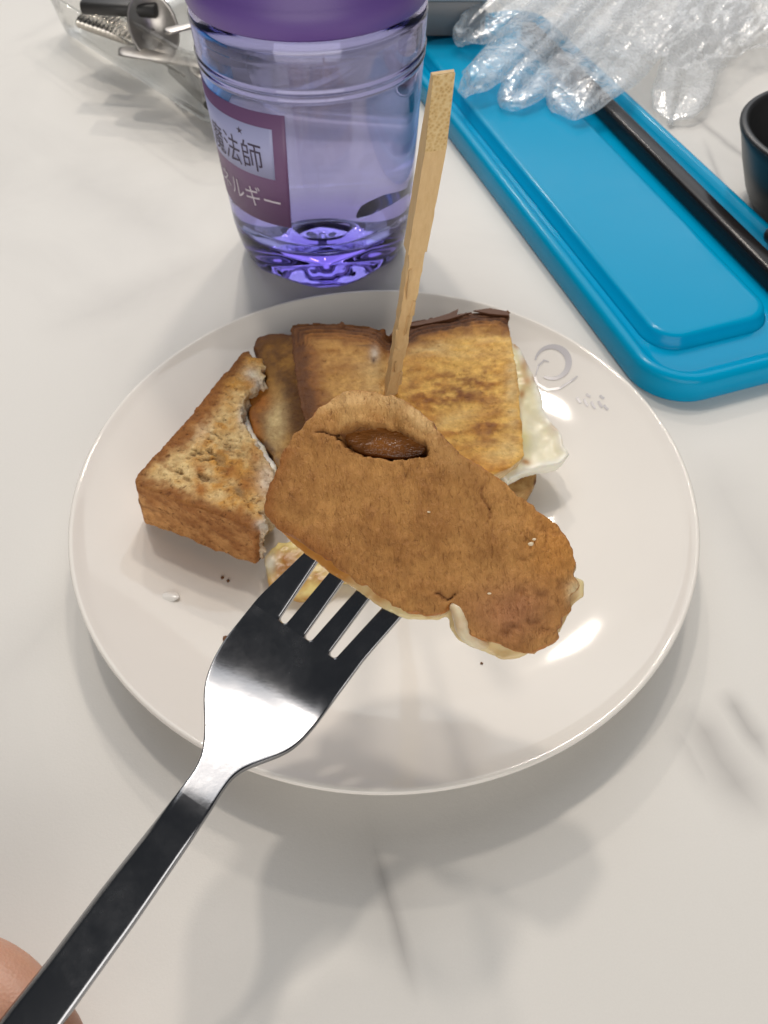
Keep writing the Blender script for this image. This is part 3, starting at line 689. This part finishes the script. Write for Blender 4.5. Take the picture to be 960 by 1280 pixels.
# ------------------------------------------------------------------ the bottle
BC = np.array([-.026, .306])
def br(z): return .0365 + z / .09 * .0045
def glassy(name, col, ior, rough=0.0, density=0, vcol=(1, 1, 1)):
    m = Mat(name); m.N.remove(m.b); g = m.n('ShaderNodeBsdfRefraction'); g = m.n('ShaderNodeBsdfGlass', i_Color=(*col, 1), i_Roughness=rough, i_IOR=ior)
    m.L.new(g.outputs[0], m.out.inputs[0])
    if density:
        v = m.n('ShaderNodeVolumeAbsorption', i_Color=(*vcol, 1), i_Density=density); m.L.new(v.outputs[0], m.out.inputs[1])
    return m.m
bottle = thing('water_bottle', 'clear purple water bottle with a matt purple cap standing behind the plate', 'bottle', (*BC, 0))
# wall: outer skin up, inner skin down, one closed shell
ZB = .0185
outer = [(br(z) + .0005 * math.exp(-((z - .0840) / .0006) ** 2) + .0004 * math.exp(-((z - .0812) / .0006) ** 2), z) for z in np.concatenate([np.linspace(.0185, .078, 18), np.linspace(.079, .087, 33), np.linspace(.088, .0955, 5)])] + [(br(.0955) - .0006, .0972), (br(.0955) - .0022, .0985), (br(.0955) - .004, .0990), (br(.0955) - .0052, .1000), (br(.0955) - .0052, .110)]
ti = .0019
inner = [(br(.0955) - .0068, .110), (br(.0955) - .0064, .1005), (br(.0955) - .0040, .0975)] + [(br(z) - ti, z) for z in np.linspace(.0955, .0215, 20)] + [(br(.02) - ti - .0008, .0198)]
# thick tinted foot with a raised ring in the middle
foot_out = [(0, .0030), (.012, .0028), (.020, .0016), (.026, .0004), (.0290, .0002), (.0315, .0010), (.0335, .0030), (.0350, .0062), (.0361, .0105)]
floor_ = [(.0335, .0190), (.030, .0182), (.024, .0165), (.0165, .0142), (.0125, .0136), (.0112, .0142), (.0104, .0156), (.0092, .0162), (.0080, .0156), (.0072, .0140), (.005, .0133), (0, .0132)]
V, F = lathe(foot_out + outer + inner + floor_, BC, 128); V = np.array(V); a_ = np.arctan2(V[:, 0] - BC[0], V[:, 1] - BC[1]); r_ = np.hypot(V[:, 0] - BC[0], V[:, 1] - BC[1])
und = (V[:, 2] < .0065) & (r_ < .036)
V[:, 2] += np.where(und, (.5 + .5 * np.cos(5 * a_ + .6)) ** 2 * .0042 * sstep(.004, .016, r_) * sstep(.0362, .030, r_), 0)
flo = (V[:, 2] > .012) & (V[:, 2] < .0192) & (r_ < .0338)
V[:, 2] += np.where(flo, .00025 * np.cos(5 * a_ + .6) * sstep(.012, .020, r_) * sstep(.0335, .028, r_), 0)
bm_ = mesh(V, F); bm_ = modded(bm_, ('WELD', {'merge_threshold': 1e-6})); fix_normals(bm_)
obj('body', bm_, mat=glassy('purple_tinted_plastic', (.91, .905, .975), 1.49, .0, 42, (.56, .45, .87)), parent=bottle)
# water fills it, its skin 0.15 mm inside the wall
wz = .0985; e_ = .00015
wp = [(0, .0132 - e_)] + [(r_, z - e_) for r_, z in floor_[::-1][1:]] + [(br(z) - ti + e_, z) for z in np.linspace(.0200, .0950, 20)] + [(br(.0955) - .0042, .0978), (br(.0955) - .0064, .0995), (0, .0995)]
V, F = lathe(wp, BC, 128); wm = modded(mesh(V, F), ('WELD', {'merge_threshold': 1e-6})); fix_normals(wm)
obj('water', wm, mat=glassy('water', (.93, .95, 1), 1.33, 0, 5, (.60, .60, .80)), parent=bottle)
capm = Mat('matt_purple_plastic'); capm.set(Base_Color=(.14, .078, .31), Roughness=.42, Normal=capm.bump(capm.noise(1500, capm.co(), 2), .12, .0003)); capm = capm.m
rc = br(.0955) + .0001
cp = [(0, .1415), (rc - .006, .1415), (rc - .003, .1408), (rc - .0012, .139), (rc - .0010, .1095), (rc - .0006, .1091), (rc - .0006, .1085), (rc - .0001, .1081), (rc, .1006), (rc - .0005, .0998), (rc - .0020, .0994), (rc - .0030, .0996), (rc - .0032, .102), (rc - .0032, .136), (0, .136)]
V, F = lathe(cp, BC, 128); cpm = modded(mesh(V, F), ('WELD', {'merge_threshold': 1e-6})); fix_normals(cpm); obj('cap', cpm, mat=capm, parent=bottle)
# wrapped label, light panel, and lettering laid on the outside of the wall
def wrap(pts, off):
    o = []
    for a, z in pts: r_ = br(z) + off; o.append((BC[0] + r_ * math.sin(R(a)), BC[1] - r_ * math.cos(R(a)), z))
    return o
def wrapped_rect(a0, a1, z0, z1, off, thick=.00012, n=40, skew=0):
    V = []; F = []
    for k in range(n + 1):
        t = k / n
        for z, s_ in ((z0, 0), (z1, 1)):
            a = a0 + (a1 - a0) * t + skew * (1 - s_) * t
            V += wrap([(a, z)], off) + wrap([(a, z)], off - thick)
    for k in range(n):
        b = 4 * k; F += [(b, b + 4, b + 6, b + 2), (b + 1, b + 3, b + 7, b + 5), (b, b + 1, b + 5, b + 4), (b + 2, b + 6, b + 7, b + 3)]
    F += [(0, 2, 3, 1), (4 * n, 4 * n + 1, 4 * n + 3, 4 * n + 2)]
    return V, F
lm = plain('mauve_label_film', (.185, .095, .21), .45); lp_ = plain('pale_lilac_label_print', (.42, .44, .70), .45); tx1 = plain('dark_label_ink', (.05, .035, .075), .5); tx2 = plain('pale_label_ink', (.62, .56, .64), .5)
lab = obj('label', mesh(*wrapped_rect(-122, -10.2, .0327, .0765, .00022, .00012, 60, -3.3)), mat=lm, parent=bottle)
obj('label_panel', mesh(*wrapped_rect(-112, -17.5, .0520, .0711, .00032, .00008, 50, -1.9)), mat=lp_, parent=lab)
def text_mesh(s, size, a_left, z_base, off, sx_=1.0, spacing=1.0):
    cu = bpy.data.curves.new('t', 'FONT'); cu.body = s; cu.size = size; cu.resolution_u = 3; cu.space_character = spacing
    o = bpy.data.objects.new('t', cu); COL.objects.link(o); bpy.context.view_layer.update(); dg = bpy.context.evaluated_depsgraph_get()
    me = bpy.data.meshes.new_from_object(o.evaluated_get(dg), depsgraph=dg); bpy.data.objects.remove(o)
    bm = bmesh.new(); bm.from_mesh(me); bmesh.ops.triangulate(bm, faces=bm.faces); bmesh.ops.subdivide_edges(bm, edges=[e for e in bm.edges if e.calc_length() > size * .18], cuts=2); bmesh.ops.triangulate(bm, faces=bm.faces)
    for v in bm.verts:
        z = z_base + v.co.y; a = a_left + math.degrees(v.co.x * sx_ / .039); v.co = wrap([(a, z)], off)[0]
    bm.to_mesh(me); bm.free(); return me
def place_text(s, size, right, z, off, sx_=1):
    cu = bpy.data.curves.new('t', 'FONT'); cu.body = s; cu.size = size
    o = bpy.data.objects.new('t', cu); COL.objects.link(o); bpy.context.view_layer.update(); w = o.dimensions.x; bpy.data.objects.remove(o)
    return text_mesh(s, size, right - math.degrees(w * sx_ / .039), z, off, sx_)
obj('lettering', place_text('魔法師', .0118, -25.8, .0548, .00042, .82), mat=tx1, parent=lab, smooth=False)
obj('lettering', place_text('エネルギー', .0092, -19.2, .0392, .00034, .95), mat=tx2, parent=lab, smooth=False)
starv = []
for k in range(10):
    r_ = .0015 if k % 2 == 0 else .0006; a = R(90 + 36 * k); starv.append((-37.2 + math.degrees(r_ * math.cos(a) / .039), .0677 + r_ * math.sin(a)))
obj('printed_star', wrap(starv, .00042) , [tuple(range(10))], tx1, lab, smooth=False)

# ------------------------------------------------------------------ blue cutlery-case lid
E1 = nrm((.318, -.948, 0)); E2 = nrm((.948, .318, 0)); LO = np.zeros(3)
def lid_pt(n_, l_, z): return E2 * n_ + E1 * l_ + np.array([0, 0, z])
def lid_ring(n0, n1, l0, l1, r, z): return [lid_pt(p[0], p[1], p[2]) for p in rrect(n0, n1, l0, l1, r, z, 10)]
bm_blue = Mat('glossy_blue_plastic'); p = bm_blue.co(); bm_blue.set(Base_Color=bm_blue.mix(bm_blue.noise(40, p, 3), (.0, .325, .58), (.0, .34, .605)), Roughness=bm_blue.math('ADD', .10, bm_blue.math('MULTIPLY', bm_blue.noise(70, p, 4), .16)), Specular_IOR_Level=.14, Normal=bm_blue.bump(bm_blue.noise(900, p, 2), .06, .0002)); bm_blue = bm_blue.m
N0, N1, L0, L1 = .1572, .2545, -.475, -.1615
lid = thing('cutlery_case_lid', 'long bright blue plastic case lid with rounded corners lying right of the bottle', 'case lid', lid_pt((N0 + N1) / 2, -.30, 0))
rings = []
for off, z, r in ((.0006, .0, .020), (0, .0008, .0206), (0, .0085, .0206), (.0004, .0098, .0202), (.0014, .0108, .0192), (.0028, .0112, .018), (.0044, .0108, .0165), (.0062, .0090, .015), (.0082, .0068, .013), (.0094, .0062, .012), (.0108, .0061, .011)):
    rings.append(lid_ring(N0 + off, N1 - off, L0 + off, L1 - off, r, z))
obj('tray', mesh(*loft(rings)), mat=bm_blue, parent=lid)
rings = []
for off, z in ((-.0012, .0060), (-.0002, .0064), (.0010, .0100), (.0016, .0108), (.0026, .0112), (.0040, .0113)):
    rings.append(lid_ring(.1695 + off, .2215 - off, -.452 + off, -.1838 - off, .012 - off, z))
obj('raised_panel', mesh(*loft(rings)), mat=bm_blue, parent=lid)
def rod(a, b, w, h, r=.0018):
    a, b = np.array(a), np.array(b); t = nrm(b - a); s_ = nrm(np.cross(t, (0, 0, 1))); u_ = np.cross(s_, t); rings = []
    for k, q in ((0, .4), (.006, .8), (.02, 1), (.5, 1), (.98, 1), (.994, .8), (1, .4)):
        c_ = a + (b - a) * k; rings.append([c_ + s_ * x * q + u_ * y * q for x, y, _ in rrect(-w / 2, w / 2, -h / 2, h / 2, r, 0, 4)])
    return loft(rings)
blk = Mat('glossy_black_lacquer'); blk.set(Base_Color=(.012, .010, .010), Specular_IOR_Level=.3, Roughness=.24, Normal=blk.bump(blk.noise(300, blk.co(), 2), .08, .0004)); blk = blk.m
tag(obj('chopstick', mesh(*rod(lid_pt(.2368, -.45, .0104), lid_pt(.2335, -.178, .0104), .0085, .0085, .002)), mat=blk), 'long glossy black chopstick lying in the groove of the blue lid', 'chopstick')

# ------------------------------------------------------------------ crumpled clear glove
def film():
    m = Mat('crumpled_clear_film'); p = m.co(); m.N.remove(m.b)
    n = m.noise(60, p, 4, .6, .6); n2 = m.noise(210, p, 2, .6, .8)
    nb = m.bump(m.math('ADD', n, m.math('MULTIPLY', n2, .12)), .6, .0020)
    gl = m.n('ShaderNodeBsdfGlossy', i_Color=(1, 1, 1, 1), i_Roughness=.16); m.L.new(nb, gl.inputs['Normal'])
    df = m.n('ShaderNodeBsdfTranslucent', i_Color=(.93, .94, .95, 1)); d2 = m.n('ShaderNodeBsdfDiffuse', i_Color=(.93, .94, .95, 1)); m.L.new(nb, d2.inputs['Normal'])
    dm = m.n('ShaderNodeMixShader', i_0=.5); m.L.new(d2.outputs[0], dm.inputs[1]); m.L.new(df.outputs[0], dm.inputs[2])
    tr = m.n('ShaderNodeBsdfTransparent', i_Color=(.985, .99, .995, 1))
    rid = m.math('SUBTRACT', 1, m.math('MULTIPLY', m.math('ABSOLUTE', m.math('SUBTRACT', n, .5)), 10), clamp=True)
    rid = m.math('POWER', rid, 2)
    a = m.n('ShaderNodeMixShader', i_0=m.math('ADD', .15, m.math('MULTIPLY', rid, .38), clamp=True)); m.L.new(tr.outputs[0], a.inputs[1]); m.L.new(dm.outputs[0], a.inputs[2])
    b = m.n('ShaderNodeMixShader', i_0=.085); m.L.new(a.outputs[0], b.inputs[1]); m.L.new(gl.outputs[0], b.inputs[2])
    m.L.new(b.outputs[0], m.out.inputs[0]); return m.m
MF = film()
glove = thing('plastic_glove', 'crumpled clear plastic glove with fingers spread over the blue lid', 'glove', at(760, 60, .004))
def film_finger(name, path, widths, hts, seed, twist=.0):
    """flattened crumpled tube along photo points (px, py, z)"""
    n = 70; k = np.linspace(0, len(path) - 1, n); P = np.array([at(*q) for q in path]); C_ = np.stack([np.interp(k, range(len(P)), P[:, i]) for i in range(3)], 1)
    w = np.interp(k, range(len(widths)), widths); h = .7 * np.interp(k, range(len(hts)), hts); rings = []; m = 56
    for i in range(n):
        t = nrm(C_[min(i + 1, n - 1)] - C_[max(i - 1, 0)]); s_ = nrm(np.cross(t, (0, 0, 1))); u_ = np.cross(s_, t); end = min(1, .25 + i / 7) if i < 6 else 1
        ring = []
        for j in range(m):
            a = 2 * math.pi * j / m; x = math.copysign(abs(math.cos(a)) ** .8, math.cos(a)); y = math.sin(a)
            ring.append(C_[i] + s_ * x * w[i] * end + u_ * y * h[i] * end)
        rings.append(ring)
    V, F = loft(rings, True, True, False); V = np.array(V); L = np.repeat(np.arange(n), m) / n
    ctr = np.repeat(C_, m, 0); d = V - ctr; dn = d / (np.linalg.norm(d, axis=1)[:, None] + 1e-9)
    tdir = nrm(C_[-1] - C_[0]); Q = V - np.outer(V @ tdir, tdir) * .86
    r1 = 1 - 3.2 * np.abs(fbm(Q, .015, seed, 1)); r2 = 1 - 3.2 * np.abs(fbm(Q, .005, seed + 9, 2))
    V = V + dn * (r1 * .0030 + r2 * .0004)[:, None]; V[:, 2] = np.maximum(V[:, 2], .0006 + .0004 * fbm(V, .004, seed))
    return obj(name, mesh(V, F), mat=MF, parent=glove)
film_finger('finger', [(570, 52, .017), (592, 38, .021), (630, 14, .026), (690, -30, .028)], [.004, .011, .014, .017], [.003, .006, .008, .009], 11)
film_finger('finger', [(572, 113, .0145), (592, 100, .019), (640, 64, .023), (690, 20, .025), (740, -30, .026)], [.007, .012, .0125, .014, .017], [.003, .006, .007, .008, .009], 22)
film_finger('finger', [(630, 132, .0135), (650, 114, .017), (690, 72, .022), (735, 24, .024), (790, -30, .026)], [.005, .009, .011, .014, .019], [.003, .005, .007, .008, .009], 33)
film_finger('finger', [(690, 137, .0130), (712, 124, .0165), (752, 92, .020), (800, 44, .020), (850, -30, .02)], [.011, .015, .017, .020, .024], [.0025, .004, .006, .007, .008], 44)
film_finger('finger', [(838, 152, .003), (850, 122, .0065), (870, 72, .010), (890, 10, .013), (900, -40, .014)], [.010, .017, .018, .021, .026], [.002, .0045, .006, .008, .008], 55)
# the palm: a loose wrinkled double sheet
def sheet(px_, zf, seed, nx=90, ny=60):
    a, b, c_, d = [np.array(q, float) for q in px_]; V = []; F = []
    for i in range(nx + 1):
        for j in range(ny + 1):
            u, v = i / nx, j / ny; q = (a * (1 - u) + b * u) * (1 - v) + (d * (1 - u) + c_ * u) * v; V.append(at(q[0], q[1], zf(u, v)))
    for i in range(nx):
        for j in range(ny): k = i * (ny + 1) + j; F.append((k, k + ny + 1, k + ny + 2, k + 1))
    V = np.array(V); td = nrm(at(960, 0, 0) - at(640, 150, 0)); Q = V - np.outer(V @ td, td) * .7
    V[:, 2] += (1 - 2.2 * np.abs(fbm(Q, .016, seed, 4))) * .0050 + .0018 * (1 - 2.2 * np.abs(fbm(V, .006, seed + 3, 3)))
    V[:, 2] = np.maximum(V[:, 2], .0008); return V, F
obj('palm', *sheet([(700, 60), (900, 95), (1040, -30), (720, -90)], lambda u, v: .012 + .006 * math.sin(3 * u) + .006 * v, 66), MF, glove)
obj('cuff', *sheet([(860, 60), (985, 75), (1080, -60), (840, -60)], lambda u, v: .006 + .006 * v, 77), MF, glove)

# ------------------------------------------------------------------ black bowl and spoon at the right edge
bb = Mat('black_stoneware'); bb.set(Base_Color=(.022, .022, .023), Roughness=.36, Normal=bb.bump(bb.noise(700, bb.co(), 2), .1, .0003)); bb = bb.m
cb = np.array([.1945, .334])
bp = [(0, .002), (.021, .002), (.022, .0), (.0245, .0), (.026, .002), (.030, .008), (.0355, .020), (.0398, .031), (.0416, .0345), (.0418, .0358), (.0412, .0367), (.0398, .0370), (.0385, .0366), (.0378, .0354), (.0371, .033), (.032, .020), (.025, .008), (.016, .0055), (0, .005)]
V, F = lathe(bp, cb, 96); bwm = modded(mesh(V, F), ('WELD', {'merge_threshold': 1e-6})); fix_normals(bwm)
tag(obj('black_bowl', bwm, mat=bb), 'deep glossy black bowl cut off by the right edge of the photo', 'bowl')
hp = [at(955, 291, .0125), at(975, 297, .0135), at(1010, 305, .017), at(1070, 318, .024)]
V, F = tube(hp, [.0030, .0050, .0046, .0042], 16); sm_ = modded(mesh(V, F), ('SUBSURF', {'levels': 2})); 
tag(obj('black_spoon', sm_, mat=bb), 'rounded end of a black spoon handle resting on the right ridge of the blue lid', 'spoon')

# ------------------------------------------------------------------ clear cutlery tray, top left
clr = Mat('clear_tray_plastic'); clr.N.remove(clr.b)
tr = clr.n('ShaderNodeBsdfTransparent', i_Color=(.955, .955, .945, 1)); gl = clr.n('ShaderNodeBsdfGlossy', i_Color=(1, 1, 1, 1), i_Roughness=.06); lw = clr.n('ShaderNodeFresnel', i_IOR=1.5)
mx = clr.n('ShaderNodeMixShader'); clr.L.new(clr.math('MULTIPLY', lw.outputs[0], .55, clamp=True), mx.inputs[0]); clr.L.new(tr.outputs[0], mx.inputs[1]); clr.L.new(gl.outputs[0], mx.inputs[2]); clr.L.new(mx.outputs[0], clr.out.inputs[0]); clr = clr.m
ca, cb_ = at(72, 42, 0), at(262, 165, 0); D1 = nrm(cb_ - ca); D2 = np.cross((0, 0, 1), D1); D2 = D2 if D2[1] > 0 else -D2; Lc = np.linalg.norm(cb_ - ca) * 1.02; Wc = .10; Hc = .038
def cpt(a, b, z): return ca + D1 * a + D2 * b + np.array([0, 0, z])
tray = thing('cutlery_tray', 'clear plastic tray of cutlery at the top left beside the bottle', 'tray', cpt(Lc / 2, Wc / 2, 0))
rings = []
for off, z in ((.006, .0004), (.003, .001), (.001, .003), (0, .008), (-.004, Hc), (-.0065, Hc + .0006), (-.0066, Hc + .002), (-.0046, Hc + .0024), (-.0018, Hc), (.0022, .0082), (.003, .0045), (.0045, .003), (.007, .0022)):
    rings.append([cpt(p[0], p[1], p[2]) for p in rrect(off, Lc - off, off, Wc - off, .012, z, 6)])
obj('tray_wall', mesh(*loft(rings)), mat=clr, parent=tray)
for k, (b0, z0) in enumerate(((-.0035, .026),)):
    V, F = tube([cpt(.012, b0, z0), cpt(Lc - .012, b0, z0)], .0009, 8); obj('moulded_rib', mesh(V, F), mat=clr, parent=tray)
ms2 = steel('dull_cutlery_steel', .38, (.50, .47, .44))
def spoon(label, tip, end, z0, z1, wid, bowl=True, group='spoons in the clear tray', mat=ms2, cat='spoon', nm='spoon'):
    a, b = at(*tip, z0), at(*end, z1); t = nrm(b - a); s_ = nrm(np.cross(t, (0, 0, 1))); u_ = np.cross(s_, t); L = np.linalg.norm(b - a); o = thing(nm, label, cat, a - np.array([0, 0, .004]), group); rings = []
    for k in np.linspace(0, 1, 24):
        w = wid * (.62 + .38 * math.cos(min(1, k * 1.6) * math.pi / 2 * 1.0)) * (min(1, .3 + k * 14)); c_ = a + t * L * k
        rings.append([c_ + s_ * x * w + u_ * y * .0011 for x, y in ((math.cos(q), math.sin(q)) for q in np.linspace(0, 2 * math.pi, 15)[:-1])])
    obj('handle', mesh(*loft(rings)), mat=mat, parent=o)
    return o, a, t, s_, u_, L
o, a, t, s_, u_, L = spoon('steel spoon handle pointing left along the front of the clear tray', (150, 62), (262, 84), .028, .026, .0062)
V = []; F = []; bc = a + t * (L + .012); n1, n2 = 12, 24
for i in range(n1 + 1):
    for j in range(n2):
        r_ = i / n1; q = 2 * math.pi * j / n2; V.append(bc + t * .022 * r_ * math.cos(q) + s_ * .015 * r_ * math.sin(q) - u_ * .006 * (1 - r_ * r_))
for i in range(n1):
    for j in range(n2): F.append((i * n2 + j, i * n2 + (j + 1) % n2, (i + 1) * n2 + (j + 1) % n2, (i + 1) * n2 + j))
obj('spoon_bowl', modded(mesh(V, F), ('SOLIDIFY', {'thickness': .0008})), mat=ms2, parent=o)
# a spoon lying bowl first, its hollow turned to the camera
o, a, t, s_, u_, L = spoon('steel spoon with its round bowl turned up in the clear tray', (205, 40), (290, 20), .038, .040, .0040)
V = []; F = []; bc = at(192, 34, .036); up = nrm(np.array([.30, -.75, .55])); b1 = nrm(np.cross(up, (0, 0, 1))); b2 = np.cross(up, b1)
for i in range(n1 + 1):
    for j in range(n2):
        r_ = i / n1; q = 2 * math.pi * j / n2; V.append(bc + b1 * .0125 * r_ * math.cos(q) + b2 * .0165 * r_ * math.sin(q) - up * .007 * (1 - r_ * r_))
for i in range(n1):
    for j in range(n2): F.append((i * n2 + j, i * n2 + (j + 1) % n2, (i + 1) * n2 + (j + 1) % n2, (i + 1) * n2 + j))
obj('spoon_bowl', modded(mesh(V, F), ('SOLIDIFY', {'thickness': .0008})), mat=ms2, parent=o)
tag(obj('black_knife', mesh(*rod(at(104, 6, .041), at(198, 11, .041), .012, .006, .0025)), mat=plain('charcoal_plastic', (.03, .029, .028), .5)), 'flat black cutlery handle lying across the top of the clear tray', 'knife')
tag(obj('grey_knife', mesh(*rod(at(222, 84, .010), at(276, 134, .011), .012, .006, .0025)), mat=plain('dark_grey_handle', (.05, .048, .045), .35)), 'dark handle low in the clear tray close to the bottle', 'knife')
# ribbed steel handle behind the spoon
rb = []; a, b = at(118, 20, .024), at(182, 42, .024); t = nrm(b - a); s_ = nrm(np.cross(t, (0, 0, 1))); L = np.linalg.norm(b - a)
for i in range(81):
    k = i / 80; w = .0125 + .0009 * math.cos(k * 12 * 2 * math.pi); h = .0045 + .0009 * math.cos(k * 12 * 2 * math.pi); c_ = a + t * L * k
    rb.append([c_ + s_ * w * math.cos(q) + np.array([0, 0, 1]) * h * math.sin(q) for q in np.linspace(0, 2 * math.pi, 21)[:-1]])
tag(obj('ribbed_fork', mesh(*loft(rb)), mat=steel('ribbed_steel', .2, (.62, .58, .52), False)), 'ribbed shiny handle lying behind the spoons in the clear tray', 'fork')

# grey container behind the bottle, over the far end of the lid
gb = plain('grey_plastic', (.16, .17, .18), .4); gl_ = plain('pale_grey_plastic', (.52, .57, .60), .4)
gbx = thing('grey_box', 'low grey box with a pale rim glimpsed between the bottle and the glove', 'box', at(556, 45, .012))
def boxm(c, sx_, sy_, z0, z1, r=.004):
    rings = [[(c[0] + p[0], c[1] + p[1], p[2]) for p in rrect(-sx_ / 2 + o_, sx_ / 2 - o_, -sy_ / 2 + o_, sy_ / 2 - o_, r, z, 4)] for o_, z in ((.001, z0), (0, z0 + .001), (0, z1 - .001), (.001, z1))]
    return mesh(*loft(rings))
c0 = at(556, 48, .0115); obj('box_body', boxm((c0[0] - .02, c0[1] + .024), .085, .045, .0117, .030), mat=gb, parent=gbx); obj('box_rim', boxm((c0[0] - .02, c0[1] + .024), .089, .049, .0302, .036), mat=gl_, parent=gbx)

# ------------------------------------------------------------------ crumbs and drops
cr = [(322, 697, .0011, 'dark brown crumb beside the lower edge of the torn toast corner'), (278, 722, .0005, 'tiny reddish crumb halfway between the torn toast and the fork'), (285, 726, .0005, 'tiny reddish crumb next to its twin, nearer the fork tines'), (283, 799, .0010, 'orange crumb touching the left edge of the fork head'),
      (602, 829, .0004, 'tiny dark crumb just below the held toast')]
cmat = plain('crumb_brown', (.16, .065, .022), .7)
for k, (x, y, r_, lb_) in enumerate(cr):
    p_ = on_plate(x, y, r_ * .5); o = obj('crumb', *blob(p_, r_, k + 3), cmat); tag(o, lb_ or 'tiny dark crumb on the bare white plate', 'crumb', 'crumbs on the plate')
p_ = on_plate(210, 747, 0); tag(obj('glaze_drop', *blob(p_, .0022, 40, 3, (1.5, .8, .22)), plain('clear_white_drop', (.80, .77, .72), .08)), 'small shiny white drop on the left part of the plate', 'drop')

# ------------------------------------------------------------------ the hand holding the fork
def skin():
    m = Mat('skin'); p = m.co(); n = m.noise(120, p, 4); v = m.voro(1500, p)
    m.set(Base_Color=m.mix(n, (.60, .34, .23), (.52, .26, .175)), Roughness=.48, Subsurface_Weight=.18, Subsurface_Radius=(.008, .003, .0015), Subsurface_Scale=.5, Normal=m.bump(v, .25, .0003)); return m.m
def chainmesh(verts, edges, rad, root):
    me = bpy.data.meshes.new('hand'); me.from_pydata([tuple(v) for v in verts], edges, []); o = bpy.data.objects.new('tmp', me); COL.objects.link(o)
    md = o.modifiers.new('s', 'SKIN'); md.use_smooth_shade = True; sv = me.skin_vertices[0].data
    for i, r_ in enumerate(rad): sv[i].radius = (r_, r_); sv[i].use_root = (i == root)
    o.modifiers.new('d', 'SUBSURF').levels = 2
    bpy.context.view_layer.update(); dg = bpy.context.evaluated_depsgraph_get(); r = bpy.data.meshes.new_from_object(o.evaluated_get(dg), depsgraph=dg); bpy.data.objects.remove(o); return r
uF = nrm(ax(-347, TAN)); vF = nrm(ax(-347, VH)); nF = nrm(ax(-347, FN)); H0 = fp(-362, -12, 0)
def hpnt(a, b, c_): return H0 + uF * a + vF * b + nF * c_
HV = []; HE = []; HR = []
def addv(p, r_, prev=None):
    HV.append(p); HR.append(r_)
    if prev is not None: HE.append((prev, len(HV) - 1))
    return len(HV) - 1
root = addv(hpnt(-.085, -.026, -.030), .024)                       # middle of the palm, off the frame
wr_ = addv(hpnt(-.132, -.030, -.030), .024, root); fa = addv(hpnt(-.21, -.038, -.022), .030, wr_)
k = root                                                            # index finger: passes under the handle, tip on its right
for q in ((-.055, -.034, -.013, .0115), (-.028, -.036, -.0150, .0092), (-.008, -.027, -.0135, .0085), (-.001, -.012, -.0108, .0078), (-.002, .0040, -.0105, .0070), (-.005, .0105, -.0098, .0058)): k = addv(hpnt(*q[:3]), q[3], k)
k = root
for q in ((-.060, -.016, -.016, .0115), (-.036, -.020, -.026, .0095), (-.022, -.006, -.026, .0088), (-.026, .008, -.022, .0080)): k = addv(hpnt(*q[:3]), q[3], k)
k = root
for q in ((-.066, .000, -.016, .0110), (-.046, .002, -.028, .0092), (-.036, .014, -.026, .0085), (-.042, .022, -.019, .0076)): k = addv(hpnt(*q[:3]), q[3], k)
k = root
for q in ((-.074, .014, -.014, .0100), (-.060, .020, -.024, .0082), (-.052, .029, -.022, .0075), (-.058, .034, -.016, .0066)): k = addv(hpnt(*q[:3]), q[3], k)
k = root
for q in ((-.080, -.048, -.010, .0150), (-.058, -.034, .0060, .0115), (-.036, -.014, .0115, .0095), (-.024, -.004, .0100, .0080), (-.019, .000, .0090, .0060)): k = addv(hpnt(*q[:3]), q[3], k)
hm_ = chainmesh(HV, HE, HR, 0)
hand = obj('hand', hm_, mat=skin()); tag(hand, 'bare fingers pinching the fork handle at the lower left corner', 'hand')
